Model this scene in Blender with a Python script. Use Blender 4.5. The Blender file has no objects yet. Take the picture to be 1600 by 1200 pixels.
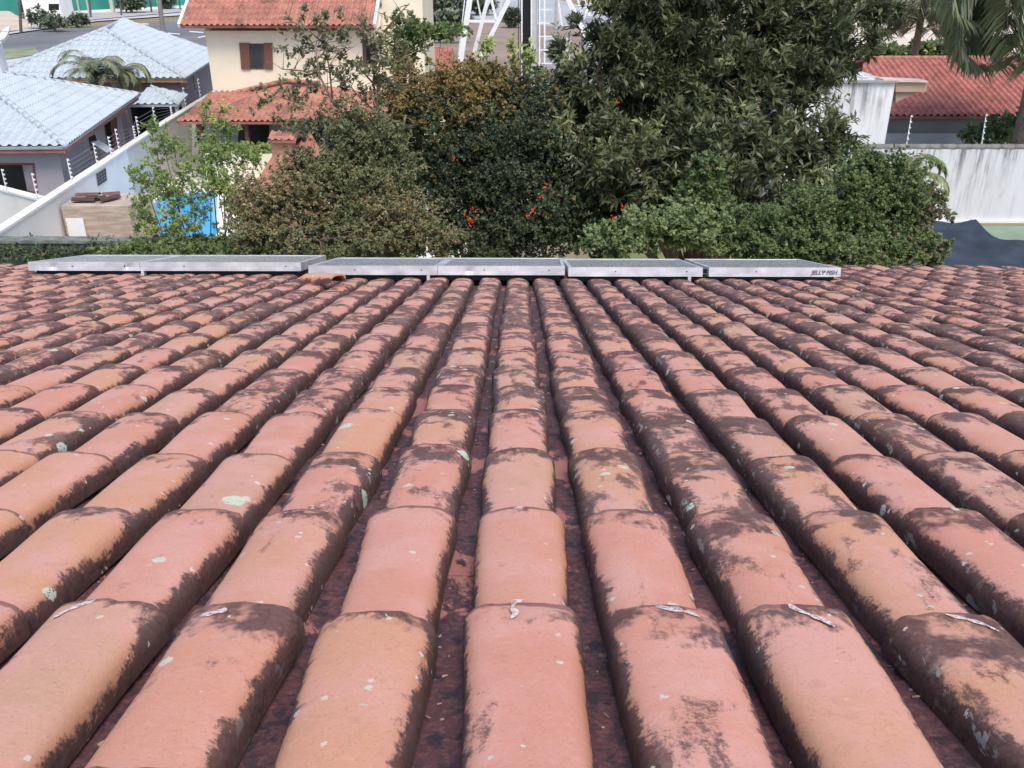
import bpy, math, random
import numpy as np
from mathutils import Vector, Matrix
R = math.radians
S = bpy.context.scene
COL = S.collection
rng = random.Random(7)
nr = np.random.default_rng(11)

# ------------------------------------------------------------------ camera
CAMZ = 8.0
PITCH = R(25.6); YAW = R(0.29)
cam_d = bpy.data.cameras.new('camera'); cam = bpy.data.objects.new('camera', cam_d); COL.objects.link(cam)
cam_d.sensor_width = 36; cam_d.lens = 31.5; cam_d.clip_start = 0.05; cam_d.clip_end = 3000
cam.location = (0, 0, CAMZ); cam.rotation_euler = (math.pi/2 - PITCH, 0, YAW)
S.camera = cam
# ------------------------------------------------------------------ world, sun
w = bpy.data.worlds.new('World'); S.world = w; w.use_nodes = True
wn = w.node_tree.nodes; wn.clear()
sky = wn.new('ShaderNodeTexSky'); sky.sky_type = 'NISHITA'; sky.sun_disc = False
SUN_EL, SUN_AZ = R(58), R(160)      # azimuth clockwise from +Y
sky.sun_elevation = SUN_EL; sky.sun_rotation = SUN_AZ
sky.air_density = 1.0; sky.dust_density = 3.5; sky.ozone_density = 1.0; sky.altitude = 600
bg = wn.new('ShaderNodeBackground'); bg.inputs[1].default_value = 0.15
wo = wn.new('ShaderNodeOutputWorld')
w.node_tree.links.new(sky.outputs[0], bg.inputs[0]); w.node_tree.links.new(bg.outputs[0], wo.inputs[0])
sd = bpy.data.lights.new('sun', 'SUN'); sd.energy = 1.75; sd.angle = R(28); sd.color = (1, .93, .84)
sun = bpy.data.objects.new('sun', sd); COL.objects.link(sun)
sdir = Vector((math.sin(SUN_AZ)*math.cos(SUN_EL), math.cos(SUN_AZ)*math.cos(SUN_EL), math.sin(SUN_EL)))
sun.rotation_euler = sdir.to_track_quat('Z', 'Y').to_euler()
S.view_settings.view_transform = 'Standard'; S.view_settings.look = 'None'
S.view_settings.gamma = 1; S.view_settings.use_curve_mapping = False
S.view_settings.exposure = 0.66
S.render.engine = 'CYCLES'
S.cycles.max_bounces = 6; S.cycles.transparent_max_bounces = 6

# ------------------------------------------------------------------ pixel -> world helpers (1600 x 1200 photo pixels)
_rot = Matrix.Rotation(YAW, 3, 'Z') @ Matrix.Rotation(math.pi/2 - PITCH, 3, 'X')
CAM = Vector((0, 0, CAMZ))
def ray(px, py): return _rot @ Vector(((px-800)/1400, (600-py)/1400, -1))
def PZ(px, py, z):
    d = ray(px, py); return CAM + d*((z-CAMZ)/d.z)
def PY(px, py, Y):
    d = ray(px, py); return CAM + d*(Y/d.y)
def PP(px, py, p0, nrm):
    d = ray(px, py); return CAM + d*((p0-CAM).dot(nrm)/d.dot(nrm))

# ------------------------------------------------------------------ mesh helpers
def newmesh(name, verts, faces, mat, parent=None, smooth=False, mats=None, midx=None):
    me = bpy.data.meshes.new(name)
    me.from_pydata([tuple(v) for v in verts], [], faces)
    if mats:
        for m in mats: me.materials.append(m)
        if midx is not None: me.polygons.foreach_set('material_index', midx)
    elif mat: me.materials.append(mat)
    if smooth: me.polygons.foreach_set('use_smooth', [True]*len(faces))
    me.update()
    o = bpy.data.objects.new(name, me); COL.objects.link(o)
    if parent: o.parent = parent
    return o
def tag(o, label=None, cat=None, group=None, kind=None):
    if label: o['label'] = label
    if cat: o['category'] = cat
    if group: o['group'] = group
    if kind: o['kind'] = kind
    return o
def empty(name, loc, label, cat, group=None):
    o = bpy.data.objects.new(name, None); COL.objects.link(o); o.location = loc; o.empty_display_size = .3
    tag(o, label, cat, group); o['_w'] = 1
    del o['_w']
    return o
class MB:
    """collects verts/faces in world space; build() makes one object (verts converted to parent space)"""
    def __init__(s): s.v = []; s.f = []; s.sm = []
    def add(s, vs, fs):
        b = len(s.v); s.v += [Vector(v) for v in vs]; s.f += [tuple(i+b for i in f) for f in fs]; return s
    def box(s, c, sx, sy, sz, ax=None):
        c = Vector(c); ax = ax or (Vector((1,0,0)), Vector((0,1,0)), Vector((0,0,1)))
        vs = [c + ax[0]*sx/2*i + ax[1]*sy/2*j + ax[2]*sz/2*k for i in (-1,1) for j in (-1,1) for k in (-1,1)]
        return s.add(vs, [(0,1,3,2),(4,6,7,5),(0,4,5,1),(2,3,7,6),(0,2,6,4),(1,5,7,3)])
    def prism(s, poly, off):
        n = len(poly); off = Vector(off); a = [Vector(p) for p in poly]; b = [p+off for p in a]
        return s.add(a+b, [tuple(range(n)), tuple(range(2*n-1, n-1, -1))] + [(i, i+n, (i+1) % n+n, (i+1) % n) for i in range(n)])
    def bar(s, a, b, w, d=None, up=None):
        a = Vector(a); b = Vector(b); d = d or w; z = (b-a).normalized()
        u = up or (Vector((0,1,0)) if abs(z.y) < .9 else Vector((1,0,0)))
        x = z.cross(u).normalized(); y = x.cross(z)
        vs = [p + x*w/2*i + y*d/2*j for p in (a, b) for i, j in ((-1,-1),(1,-1),(1,1),(-1,1))]
        return s.add(vs, [(0,1,2,3),(7,6,5,4),(0,4,5,1),(1,5,6,2),(2,6,7,3),(3,7,4,0)])
    def tube(s, pts, rad, n=7):
        pts = [Vector(p) for p in pts]
        if not hasattr(rad, '__len__'): rad = [rad]*len(pts)
        b = len(s.v); ref = Vector((.3,.9,.2))
        for i, p in enumerate(pts):
            t = (pts[min(i+1, len(pts)-1)] - pts[max(i-1, 0)]).normalized()
            x = t.cross(ref)
            if x.length < .05: x = t.cross(Vector((1,0,0)))
            x.normalize(); y = t.cross(x)
            for k in range(n):
                a = 2*math.pi*k/n
                s.v.append(p + (x*math.cos(a)+y*math.sin(a))*rad[i])
        for i in range(len(pts)-1):
            for k in range(n):
                s.f.append((b+i*n+k, b+i*n+(k+1) % n, b+(i+1)*n+(k+1) % n, b+(i+1)*n+k))
        s.f.append(tuple(b+k for k in range(n-1, -1, -1))); s.f.append(tuple(b+(len(pts)-1)*n+k for k in range(n)))
        return s
    def build(s, name, mat, parent=None, smooth=False):
        off = Vector((0,0,0))
        if parent:
            off = parent.location.copy()
            if parent.parent: off = off + parent.parent.location
        o = newmesh(name, [v-off for v in s.v], s.f, mat, parent, smooth)
        return o

# ------------------------------------------------------------------ material helper
class Mat:
    def __init__(s, name, rough=.7, spec=.3):
        s.m = bpy.data.materials.new(name); s.m.use_nodes = True; s.t = s.m.node_tree; s.N = s.t.nodes
        s.p = s.N['Principled BSDF']; s.p.inputs['Roughness'].default_value = rough
        s.p.inputs['Specular IOR Level'].default_value = spec
    def set(s, sock, v):
        if isinstance(v, bpy.types.NodeSocket): s.t.links.new(v, sock)
        elif isinstance(v, (tuple, list)) and len(v) == 3 and sock.type == 'RGBA': sock.default_value = (*v, 1)
        else: sock.default_value = v
    def pos(s): return s.N.new('ShaderNodeNewGeometry').outputs['Position']
    def obj(s): return s.N.new('ShaderNodeTexCoord').outputs['Object']
    def uv(s):
        n = s.N.new('ShaderNodeUVMap'); x = s.N.new('ShaderNodeSeparateXYZ'); s.t.links.new(n.outputs[0], x.inputs[0])
        return x.outputs[0], x.outputs[1]
    def attr(s, name):
        n = s.N.new('ShaderNodeAttribute'); n.attribute_name = name; x = s.N.new('ShaderNodeSeparateColor')
        s.t.links.new(n.outputs['Color'], x.inputs[0]); return x.outputs
    def noise(s, scale, detail=4, rough=.55, vec=None, dist=0, out=0):
        n = s.N.new('ShaderNodeTexNoise'); n.inputs['Scale'].default_value = scale; n.inputs['Detail'].default_value = detail
        n.inputs['Roughness'].default_value = rough; n.inputs['Distortion'].default_value = dist
        if vec is not None: s.set(n.inputs['Vector'], vec)
        return n.outputs[out]
    def scalev(s, v, sc):
        n = s.N.new('ShaderNodeMapping'); s.set(n.inputs['Vector'], v); n.inputs['Scale'].default_value = sc; return n.outputs[0]
    def math(s, op, a, b=0, c=None, clamp=False):
        n = s.N.new('ShaderNodeMath'); n.operation = op; n.use_clamp = clamp
        s.set(n.inputs[0], a); s.set(n.inputs[1], b)
        if c is not None: s.set(n.inputs[2], c)
        return n.outputs[0]
    def step(s, v, lo, hi, a=0, b=1):
        n = s.N.new('ShaderNodeMapRange'); n.interpolation_type = 'SMOOTHSTEP'
        for i, x in enumerate((v, lo, hi, a, b)): s.set(n.inputs[i], x)
        return n.outputs[0]
    def mix(s, f, a, b):
        n = s.N.new('ShaderNodeMix'); n.data_type = 'RGBA'; s.set(n.inputs[0], f); s.set(n.inputs[6], a); s.set(n.inputs[7], b); return n.outputs[2]
    def bump(s, h, dist=.005, strength=.6):
        n = s.N.new('ShaderNodeBump'); n.inputs['Distance'].default_value = dist; n.inputs['Strength'].default_value = strength
        s.set(n.inputs['Height'], h); s.t.links.new(n.outputs[0], s.p.inputs['Normal'])
    def color(s, c): s.set(s.p.inputs['Base Color'], c); return s
    def rough(s, c): s.set(s.p.inputs['Roughness'], c); return s

def simple(name, c, rough=.7, var=.15, scale=3, metal=0, spec=.3, bump=0):
    m = Mat(name, rough, spec); P = m.pos()
    n = m.noise(scale, 5, .6, P)
    a = tuple(x*(1-var) for x in c); b = tuple(min(1, x*(1+var)) for x in c)
    m.color(m.mix(m.step(n, .3, .7), a, b)); m.p.inputs['Metallic'].default_value = metal
    if bump: m.bump(m.noise(scale*12, 4, .6, P), bump, .5)
    return m.m

# ---- near clay tile
def clay_cover():
    m = Mat('weathered_clay', .62, .35); P = m.pos(); u, v = m.uv(); rn = m.attr('rnd')
    hue, dirt, rr = rn[0], rn[1], rn[2]
    n_low = m.noise(7, 4, .55, P); n_mid = m.noise(26, 6, .65, P, .4); n_fine = m.noise(110, 5, .7, P)
    side = m.math('MULTIPLY', m.math('ABSOLUTE', m.math('SUBTRACT', u, .5)), 2)
    base = m.mix(m.step(hue, .1, .9), (.54, .240, .172), (.54, .275, .165))
    base = m.mix(m.math('MULTIPLY', m.step(rr, .75, .95), .6), base, (.47, .29, .20))
    base = m.mix(m.step(n_low, .35, .7), base, (.58, .30, .245))
    # shoulders mixed towards orange
    base = m.mix(m.math('MULTIPLY', m.step(side, .42, .8), .65), base, (.46, .20, .095))
    base = m.mix(m.math('MULTIPLY', m.step(n_fine, .45, .75), .32), base, (.64, .37, .29)); base = m.mix(m.math('MULTIPLY', m.step(m.noise(260, 3, .7, P), .58, .66), .5), base, (.30, .15, .12))
    base = m.mix(m.math('MULTIPLY', m.step(n_mid, .55, .75), .3), base, (.36, .16, .12))
    # algae: sides, rim, patches
    # brush-like ragged edge along the slope direction
    streak = m.noise(60, 5, .7, m.scalev(P, (1, .35, 1))); fringe = m.noise(70, 5, .75, m.scalev(P, (.28, 1, .6)))
    nm = m.math('ADD', m.math('MULTIPLY', n_mid, .55), m.math('MULTIPLY', streak, .45))
    nn = m.math('SUBTRACT', m.math('ADD', nm, m.math('MULTIPLY', m.math('SUBTRACT', n_low, .5), 1.1)), .5)
    lean = m.math('MULTIPLY', m.math('SUBTRACT', .5, u), rn[0])
    nf = m.math('ADD', nn, m.math('MULTIPLY', m.math('SUBTRACT', fringe, .5), .55))
    sd_ = m.math('ADD', m.math('MULTIPLY_ADD', nf, .85, side), m.math('MULTIPLY_ADD', dirt, .36, -.08))
    m_side = m.step(m.math('MULTIPLY_ADD', m.math('SUBTRACT', m.noise(190, 3, .8, m.scalev(P, (.5, 1, 1))), .5), .35, sd_), .60, .76)
    vv = m.math('ADD', m.math('MULTIPLY_ADD', nn, .50, v), m.math('MULTIPLY_ADD', dirt, .50, -.12))
    m_rim = m.step(vv, .88, .96)
    blot = m.noise(11, 6, .62, m.scalev(P, (1, .5, 1)), .3)
    thr = m.math('MULTIPLY_ADD', dirt, -.24, .70)
    grit = m.math('MULTIPLY', m.math('SUBTRACT', m.noise(210, 3, .8, P), .5), .22)
    m_bl = m.step(m.math('ADD', m.math('ADD', blot, grit), m.math('MULTIPLY', nn, .18)), m.math('SUBTRACT', thr, .02), m.math('ADD', thr, .07))
    dk = m.math('MAXIMUM', m.math('MAXIMUM', m_side, m.math('MULTIPLY', m_rim, m.step(m.noise(15, 3, .6, P), .40, .54, .10, .95))), m.math('MULTIPLY', m_bl, .85), clamp=True)
    lip = m.math('MULTIPLY', m.step(m.math('MULTIPLY_ADD', nn, .05, v), .972, .986), .75)
    dk = m.math('MAXIMUM', dk, lip)
    dk = m.math('MULTIPLY', dk, m.step(n_fine, .2, .62, 1.0, .86))
    dcol = m.mix(m.step(n_mid, .35, .65), (.030, .015, .019), (.066, .034, .036))
    dcol = m.mix(m.step(n_low, .5, .75), dcol, (.066, .044, .042))
    c = m.mix(dk, base, dcol)
    # grey film on the more worn tiles
    film = m.math('MULTIPLY', m.step(m.noise(17, 6, .7, P, .6), .54, .70), m.step(dirt, .3, .9, 0, .55))
    film = m.math('MULTIPLY', film, m.step(n_fine, .35, .6))
    c = m.mix(film, c, (.42, .36, .30))
    fl = m.math('MULTIPLY', m.step(m.noise(42, 4, .6, m.scalev(P, (1, .45, 1)), .3), .60, .66), m.math('MULTIPLY', m.step(side, .5, .65), m.step(dirt, .35, .75, 0, .75)))
    c = m.mix(fl, c, (.34, .34, .30))
    # lichen rosettes: broken discs, rare
    def lichen(sc, rarity, rad, seed, col, c):
        Pw = m.N.new('ShaderNodeVectorMath'); Pw.operation = 'ADD'; m.set(Pw.inputs[0], P); Pw.inputs[1].default_value = (seed, seed*1.7, 0)
        nz = m.noise(90, 3, .7, P, out=1)
        Pd = m.N.new('ShaderNodeVectorMath'); Pd.operation = 'MULTIPLY_ADD'; m.set(Pd.inputs[0], nz); Pd.inputs[1].default_value = (.016,)*3; m.set(Pd.inputs[2], Pw.outputs[0])
        vo = m.N.new('ShaderNodeTexVoronoi'); vo.inputs['Scale'].default_value = sc; m.set(vo.inputs['Vector'], Pd.outputs[0])
        sp = m.N.new('ShaderNodeSeparateColor'); m.t.links.new(vo.outputs['Color'], sp.inputs[0])
        keep = m.math('GREATER_THAN', sp.outputs[0], rarity)
        rd = m.math('MULTIPLY', sp.outputs[1], rad)
        d = m.step(vo.outputs['Distance'], m.math('MULTIPLY', rd, .85), rd, 1, 0)
        brk = m.step(m.noise(160, 3, .7, P), .36, .46)
        f = m.math('MULTIPLY', m.math('MULTIPLY', d, keep), brk)
        return m.mix(m.math('MULTIPLY', f, .9), c, col)
    c = lichen(9, .93, .26, 3.1, (.50, .60, .47), c)
    c = lichen(22, .90, .30, 8.3, (.52, .56, .45), c)
    c = lichen(60, .90, .35, 1.3, (.55, .52, .45), c)
    m.color(c)
    m.rough(m.mix(dk, (.68,)*3, (.82,)*3))
    h = m.math('ADD', m.math('MULTIPLY', n_fine, .5), m.math('MULTIPLY', n_mid, 1.0))
    m.bump(h, .003, .45)
    return m.m
def clay_pan():
    m = Mat('weathered_pan_clay', .6, .35); P = m.pos(); u, v = m.uv(); rn = m.attr('rnd')
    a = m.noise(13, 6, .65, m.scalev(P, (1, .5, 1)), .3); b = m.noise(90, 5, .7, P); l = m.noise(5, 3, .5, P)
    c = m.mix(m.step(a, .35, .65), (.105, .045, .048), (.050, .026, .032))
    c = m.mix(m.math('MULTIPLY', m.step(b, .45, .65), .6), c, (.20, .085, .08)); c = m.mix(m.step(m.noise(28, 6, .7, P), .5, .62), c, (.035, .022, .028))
    cl = m.step(m.math('ADD', m.math('ADD', a, m.math('MULTIPLY', l, .6)), m.math('MULTIPLY', rn[1], -.20)), .75, .81)
    c = m.mix(m.math('MULTIPLY', cl, .85), c, (.40, .165, .135))
    vo = m.N.new('ShaderNodeTexVoronoi'); vo.inputs['Scale'].default_value = 55; m.set(vo.inputs['Vector'], P)
    sp = m.N.new('ShaderNodeSeparateColor'); m.t.links.new(vo.outputs['Color'], sp.inputs[0])
    f = m.math('MULTIPLY', m.math('LESS_THAN', vo.outputs['Distance'], .16), m.math('GREATER_THAN', sp.outputs[0], .88))
    c = m.mix(m.math('MULTIPLY', f, .6), c, (.45, .38, .36))
    m.color(c); m.bump(b, .004, .6)
    return m.m
M = {}
M['cover'] = clay_cover(); M['pan'] = clay_pan()
def roof_clay(name, c, dark, amt, vary=.72):
    m = Mat(name, .8, .2); P = m.pos()
    a = m.noise(1.3, 4, .6, P); b = m.noise(9, 4, .7, P)
    vo = m.N.new('ShaderNodeTexVoronoi'); vo.inputs['Scale'].default_value = 3.2; m.set(vo.inputs['Vector'], P)
    sp = m.N.new('ShaderNodeSeparateColor'); m.t.links.new(vo.outputs['Color'], sp.inputs[0])
    col = m.mix(sp.outputs[0], c, tuple(x*vary for x in c))
    col = m.mix(m.math('MULTIPLY', m.step(m.math('ADD', a, m.math('MULTIPLY', b, .5)), .72, .95), amt), col, dark)
    m.color(col); return m.m
M['red_roof'] = roof_clay('red_clay_roof', (.47, .215, .160), (.16, .08, .065), .75)
M['red_roof2'] = roof_clay('red_clay_roof_right', (.47, .185, .150), (.20, .085, .07), .55)
M['white_roof'] = roof_clay('white_painted_roof', (.45, .51, .55), (.32, .37, .40), .45, .92)
M['deck'] = simple('roof_underside', (.06, .04, .035), .9)
M['cream'] = simple('cream_paint', (.78, .70, .54), .8, .04, 1)
M['beige'] = simple('beige_render', (.55, .50, .42), .85, .08, 1)
M['grey_wall'] = simple('grey_lilac_paint', (.36, .34, .37), .85, .06, .8)
M['white_wall'] = simple('white_wall_paint', (.80, .79, .76), .85, .05, 1)
M['offwhite'] = simple('offwhite_wall', (.58, .56, .50), .85, .08, 1)  # darker off-white tone of the farther boundary wall
M['dark_open'] = simple('dark_glass_and_shade', (.012, .014, .016), .25, .2, 1)  # near-black for panes, and for shade painted inside openings
M['brown_wood'] = simple('brown_wood', (.16, .07, .05), .6, .2, 6)
M['white_metal'] = simple('white_enamel', (.78, .79, .80), .4, .05, 4)
M['alu'] = None
M['gray'] = simple('grey_concrete', (.30, .30, .30), .9, .15, 2)
M['dark_gray'] = simple('dark_grey_concrete', (.10, .10, .105), .9, .2, 2)
M['black'] = simple('black_plastic', (.012, .012, .014), .45, .1, 3)
M['blue'] = simple('pool_blue', (.02, .36, .78), .12, .2, .8, spec=.5)
M['bark'] = simple('bark', (.17, .12, .09), .9, .3, 12)
M['bark_grey'] = simple('grey_bark', (.22, .17, .13), .9, .3, 12)
_s = Mat('white_sealant', .6, .3); _P = _s.pos(); _s.color(_s.mix(_s.step(_s.noise(120, 5, .7, _P), .47, .60), (.62,.56,.56), (.42,.22,.18))); _s.bump(_s.noise(150, 3, .6, _P), .003, .6); M['sealant'] = _s.m
M['brick'] = simple('chimney_brick', (.45, .24, .16), .85, .12, 3)
def stained_wall(name, base, dark, amt=1.0, ztop=2.4):
    m = Mat(name, .85, .2); P = m.pos()
    s1 = m.noise(1.0, 6, .7, m.scalev(P, (5, 5, .35))); s2 = m.noise(1.0, 5, .6, m.scalev(P, (1.2, 1.2, .5)))
    f = m.math('ADD', m.math('MULTIPLY', m.step(s1, .42, .66), m.step(s2, .34, .58)), m.math('MULTIPLY', m.step(s2, .4, .7), .22), clamp=True); 
    xyz = m.N.new('ShaderNodeSeparateXYZ'); m.set(xyz.inputs[0], P)
    hgt = m.step(xyz.outputs[2], ztop-2.2, ztop, .25, 1)
    m.color(m.mix(m.math('MULTIPLY', m.math('MULTIPLY', f, hgt), amt), base, dark)); return m.m
M['stain_wall'] = stained_wall('rain_streaked_white_wall', (.66, .67, .70), (.17, .17, .175), .95, 2.5)
M['stain_wall_b'] = stained_wall('rain_streaked_tall_wall', (.76, .77, .79), (.12, .12, .13), .95, 4.6)
M['moss_wall'] = stained_wall('mossy_wall', (.10, .13, .10), (.02, .03, .02), 1.0, 3.4)
def asphalt():
    m = Mat('asphalt', .9, .2); P = m.pos(); a = m.noise(.12, 5, .6, P)
    m.color(m.mix(m.step(a, .3, .7), (.13, .135, .145), (.19, .19, .20))); return m.m
M['asphalt'] = asphalt()
def brickish():
    m = Mat('stone_cladding', .85, .2); P = m.pos()
    a = m.noise(1, 4, .6, m.scalev(P, (2, 2, 14)))
    m.color(m.mix(m.step(a, .35, .65), (.36, .29, .23), (.50, .42, .35))); return m.m
M['cladding'] = brickish()
def aluminium():
    m = Mat('aluminium', .38, .5); P = m.pos(); a = m.noise(6, 4, .6, P); b = m.noise(2, 2, .5, m.scalev(P, (1, 1, .3)))
    m.color(m.mix(m.step(a, .3, .7), (.50, .50, .52), (.70, .70, .72))); m.p.inputs['Metallic'].default_value = .35
    m.bump(b, .02, .4); return m.m
M['alu'] = aluminium()
def collector():
    m = Mat('collector_glass', .28, .5); P = m.pos(); a = m.noise(8, 5, .7, P, .4); b = m.noise(60, 3, .6, P)
    m.color(m.mix(m.step(a, .4, .7), (.24, .24, .245), (.33, .325, .325)))
    m.rough(m.mix(m.step(b, .4, .6), (.22,)*3, (.5,)*3)); return m.m
M['glass'] = collector()
M['cloth'] = simple('dark_blue_shade_cloth', (.034, .046, .066), .95, .25, 1.5, bump=.004)
M['pale_green'] = simple('pale_green_sheet', (.23, .31, .22), .8, .15, .8)
M['teal'] = simple('teal_mesh', (.04, .26, .21), .8, .15, .3)

# ================================================================== THE SETTING
def sheet(name, pts, mat, z=None):
    return tag(newmesh(name, pts, [tuple(range(len(pts)))], mat), kind='structure')
gm = Mat('ground_soil', .95, .1); P = gm.pos(); a = gm.noise(.15, 6, .6, P); b = gm.noise(2.5, 5, .7, P)
gm.color(gm.mix(gm.step(a, .42, .62), gm.mix(b, (.14, .17, .07), (.22, .20, .11)), gm.mix(b, (.24, .18, .13), (.33, .26, .20))))
sheet('ground', [(-900, -60, 0), (900, -60, 0), (900, 1600, 0), (-900, 1600, 0)], gm.m)
def strip(name, pix, mat, z): return sheet(name, [PZ(x, y, z) for x, y in pix], mat)
strip('street', [(-700, 112), (-700, 66), (0, 50), (140, 42), (320, 30), (700, 8), (760, 16), (420, 120), (200, 130)], M['asphalt'], .02)
strip('street_kerb', [(-700, 67), (-700, 62), (0, 52), (150, 31), (300, 18), (700, 5), (700, 7), (320, 21), (150, 33), (0, 55)], simple('kerb_concrete', (.45,.45,.45), .9, .1, .5), .14)
strip('pavement', [(-700, 60), (-700, 40), (0, 30), (150, 20), (300, 10), (700, 0), (700, 5), (300, 17), (150, 30), (0, 51)], simple('pavement_slabs', (.40,.38,.37), .9, .1, .4), .10)
for i, (x0, x1, y0, y1) in enumerate([(262, 281, 51, 52.5), (296, 318, 48.5, 50), (309, 322, 58, 55.5), (214, 232, 36, 37)]):
    p = [PZ(x0, y0, .03), PZ(x1, y1, .03)]; q = [PZ(x1, y1+1.3, .03), PZ(x0, y0+1.3, .03)]
    sheet('road_marking', p+q, M['white_metal'])
strip('bare_earth', [(600, 125), (600, 38), (720, 33), (860, 40), (1000, 30), (1000, 140)], simple('bare_earth', (.27,.205,.165), .95, .15, .25), .015)
strip('car_park', [(620, 24), (620, -4), (860, -4), (960, 22), (960, 40), (860, 41), (720, 27)], simple('car_park_asphalt', (.36,.37,.38), .9, .1, .05), .035)
strip('lawn_strip', [(640, 20), (660, 12), (720, 13), (715, 22)], simple('lawn', (.20,.26,.13), .95, .2, .5), .055)
strip('sand', [(1330, 92), (1330, 20), (1900, 20), (1900, 92)], simple('pale_sand', (.62,.54,.44), .95, .08, .12), .02)
strip('grass_verge', [(1340, 95), (1340, 74), (1450, 72), (1540, 80), (1800, 90), (1800, 97)], simple('dry_grass', (.20,.24,.12), .95, .3, .6), .04)
strip('near_verge', [(-300, 100), (-300, 80), (12, 76), (55, 74), (62, 84), (15, 92)], simple('street_verge', (.22,.25,.16), .95, .25, .4), .05)
strip('near_pavement', [(-300, 130), (-300, 103), (15, 93), (70, 84), (140, 80), (140, 130)], simple('near_pavement_slabs', (.48,.48,.47), .9, .1, .4), .06)
# pool terrace
sheet('pool_terrace', [PZ(60, 420, .03), PZ(120, 300, .03), PZ(215, 262, .03), PZ(640, 262, .03), PZ(760, 420, .03)], simple('terrace_tiles', (.70,.68,.62), .8, .06, 1))

# ================================================================== THE NEAR ROOF
BETA = R(14); H0 = .567; ALPHA = PITCH - BETA
RD = Vector((0, math.cos(BETA), -math.sin(BETA))); RN = Vector((0, math.sin(BETA), math.cos(BETA)))
FOOT = CAM - RN*H0                     # tile-top plane below the lens
def RF(u, v, n=0): return FOOT + Vector((u, 0, 0)) + RD*v + RN*n      # roof coordinates to world
def px_to_uv(px, py):
    p = PP(px, py, FOOT, RN) - FOOT; return p.x, p.dot(RD)
roof = empty('tiled_roof', FOOT - RN*.10, 'large weathered terracotta tile roof filling the foreground, dark with algae stains', 'roof')
roof_off = roof.location.copy()
PW = .2
ROWS = [.42, .80, 1.19, 1.60, 2.00, 2.39, 2.73, 3.06, 3.43, 3.83, 4.22, 4.60, 4.99, 5.38, 5.77, 6.16, 6.55, 6.94, 7.33, 7.72, 8.12]
LT = .46
def shape_cover(fine, W0, W1, dW=0):
    nu = 22 if fine else 12; nv = 10 if fine else 4
    return nu, nv
def cover_tile(u0, v1, n0, yaw, fine, r3, Lg=LT):
    """shell verts (world) of one cover tile whose low rim is at v1"""
    nu, nv = (22, 12) if fine else (12, 4)
    if v1 > 5 : nu, nv = 10, 3
    Hc = .060; vs = []; uv = []; fs = []
    dz = r3[0]*.004; wob = r3[1]*.0025
    for layer in (0, 1):
        th = .012*layer
        for j in range(nv+1):
            y = Lg*j/nv; k = y/Lg
            W = .070 + (.085-.070)*k - th*.8
            top = n0 + (-.0155*(1-k)*LT/.385) + dz*k
            hc = Hc - th
            if fine: W += .0016*math.sin(y*17+r3[2]*9)
            for i in range(nu+1):
                a = math.pi*i/nu; c, s = math.cos(a), math.sin(a)
                x = -W*math.copysign(abs(c)**.76, c); z = hc*abs(s)**.54 - Hc + top - (0 if layer == 0 else 0)
                if layer == 0: z += wob*math.sin(x*40+r3[2]*7)
                yy = y
                if fine and j == nv: yy += .0022*math.sin(i*1.3+r3[2]*20) + .0014*math.sin(i*4.1+r3[1]*9) - (.006 if (i*7+int(r3[0]*50)) % 23 == 0 else 0)
                uu = u0 + x + yaw*(y-Lg); vv = v1 - Lg + yy
                vs.append(RF(uu, vv, z)); uv.append((i/nu, k))
    n1 = (nu+1)*(nv+1)
    for j in range(nv):
        for i in range(nu):
            a = j*(nu+1)+i
            fs.append((a, a+1, a+nu+2, a+nu+1)); b = a+n1; fs.append((b, b+nu+1, b+nu+2, b+1))
    def cap(idx):          # a strip with vertices of its own keeps a hard edge
        b = len(vs); m_ = len(idx)
        for q in idx: vs.append(vs[q]); uv.append(uv[q])
        for q in idx: vs.append(vs[q+n1]); uv.append(uv[q])
        for q in range(m_-1): fs.append((b+q, b+q+1, b+q+1+m_, b+q+m_))
    cap([nv*(nu+1)+i for i in range(nu+1)]); cap([i for i in range(nu, -1, -1)])
    cap([j*(nu+1) for j in range(nv+1)]); cap([j*(nu+1)+nu for j in range(nv, -1, -1)])
    return vs, uv, fs
def pan_tile(u0, v1, n0, fine, r3):
    prof = [(-.072, .040), (-.066, .041), (-.060, .020), (-.050, .003), (-.025, -.003), (0, -.004), (.025, -.003), (.050, .003), (.060, .020), (.066, .041), (.072, .040)]
    nv = 5 if fine else 1; vs = []; uv = []; fs = []; nu = len(prof)-1
    for layer in (0, 1):
        for j in range(nv+1):
            y = LT*j/nv; k = y/LT; sc = 1.04 - .10*k
            for i, (x, z) in enumerate(prof):
                vs.append(RF(u0+x*sc, v1-LT+y, n0 - .069 + z - .003*(1-k) - layer*.006)); uv.append((i/nu, k))
    n1 = (nu+1)*(nv+1)
    for j in range(nv):
        for i in range(nu):
            a = j*(nu+1)+i; fs.append((a, a+1, a+nu+2, a+nu+1)); b = a+n1; fs.append((b, b+nu+1, b+nu+2, b+1))
    b = len(vs)
    for L_ in (0, n1):
        for i in range(nu+1): vs.append(vs[nv*(nu+1)+i+L_]); uv.append(uv[nv*(nu+1)+i])
    for i in range(nu): fs.append((b+i, b+i+1, b+i+2+nu, b+i+1+nu))
    return vs, uv, fs
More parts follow.
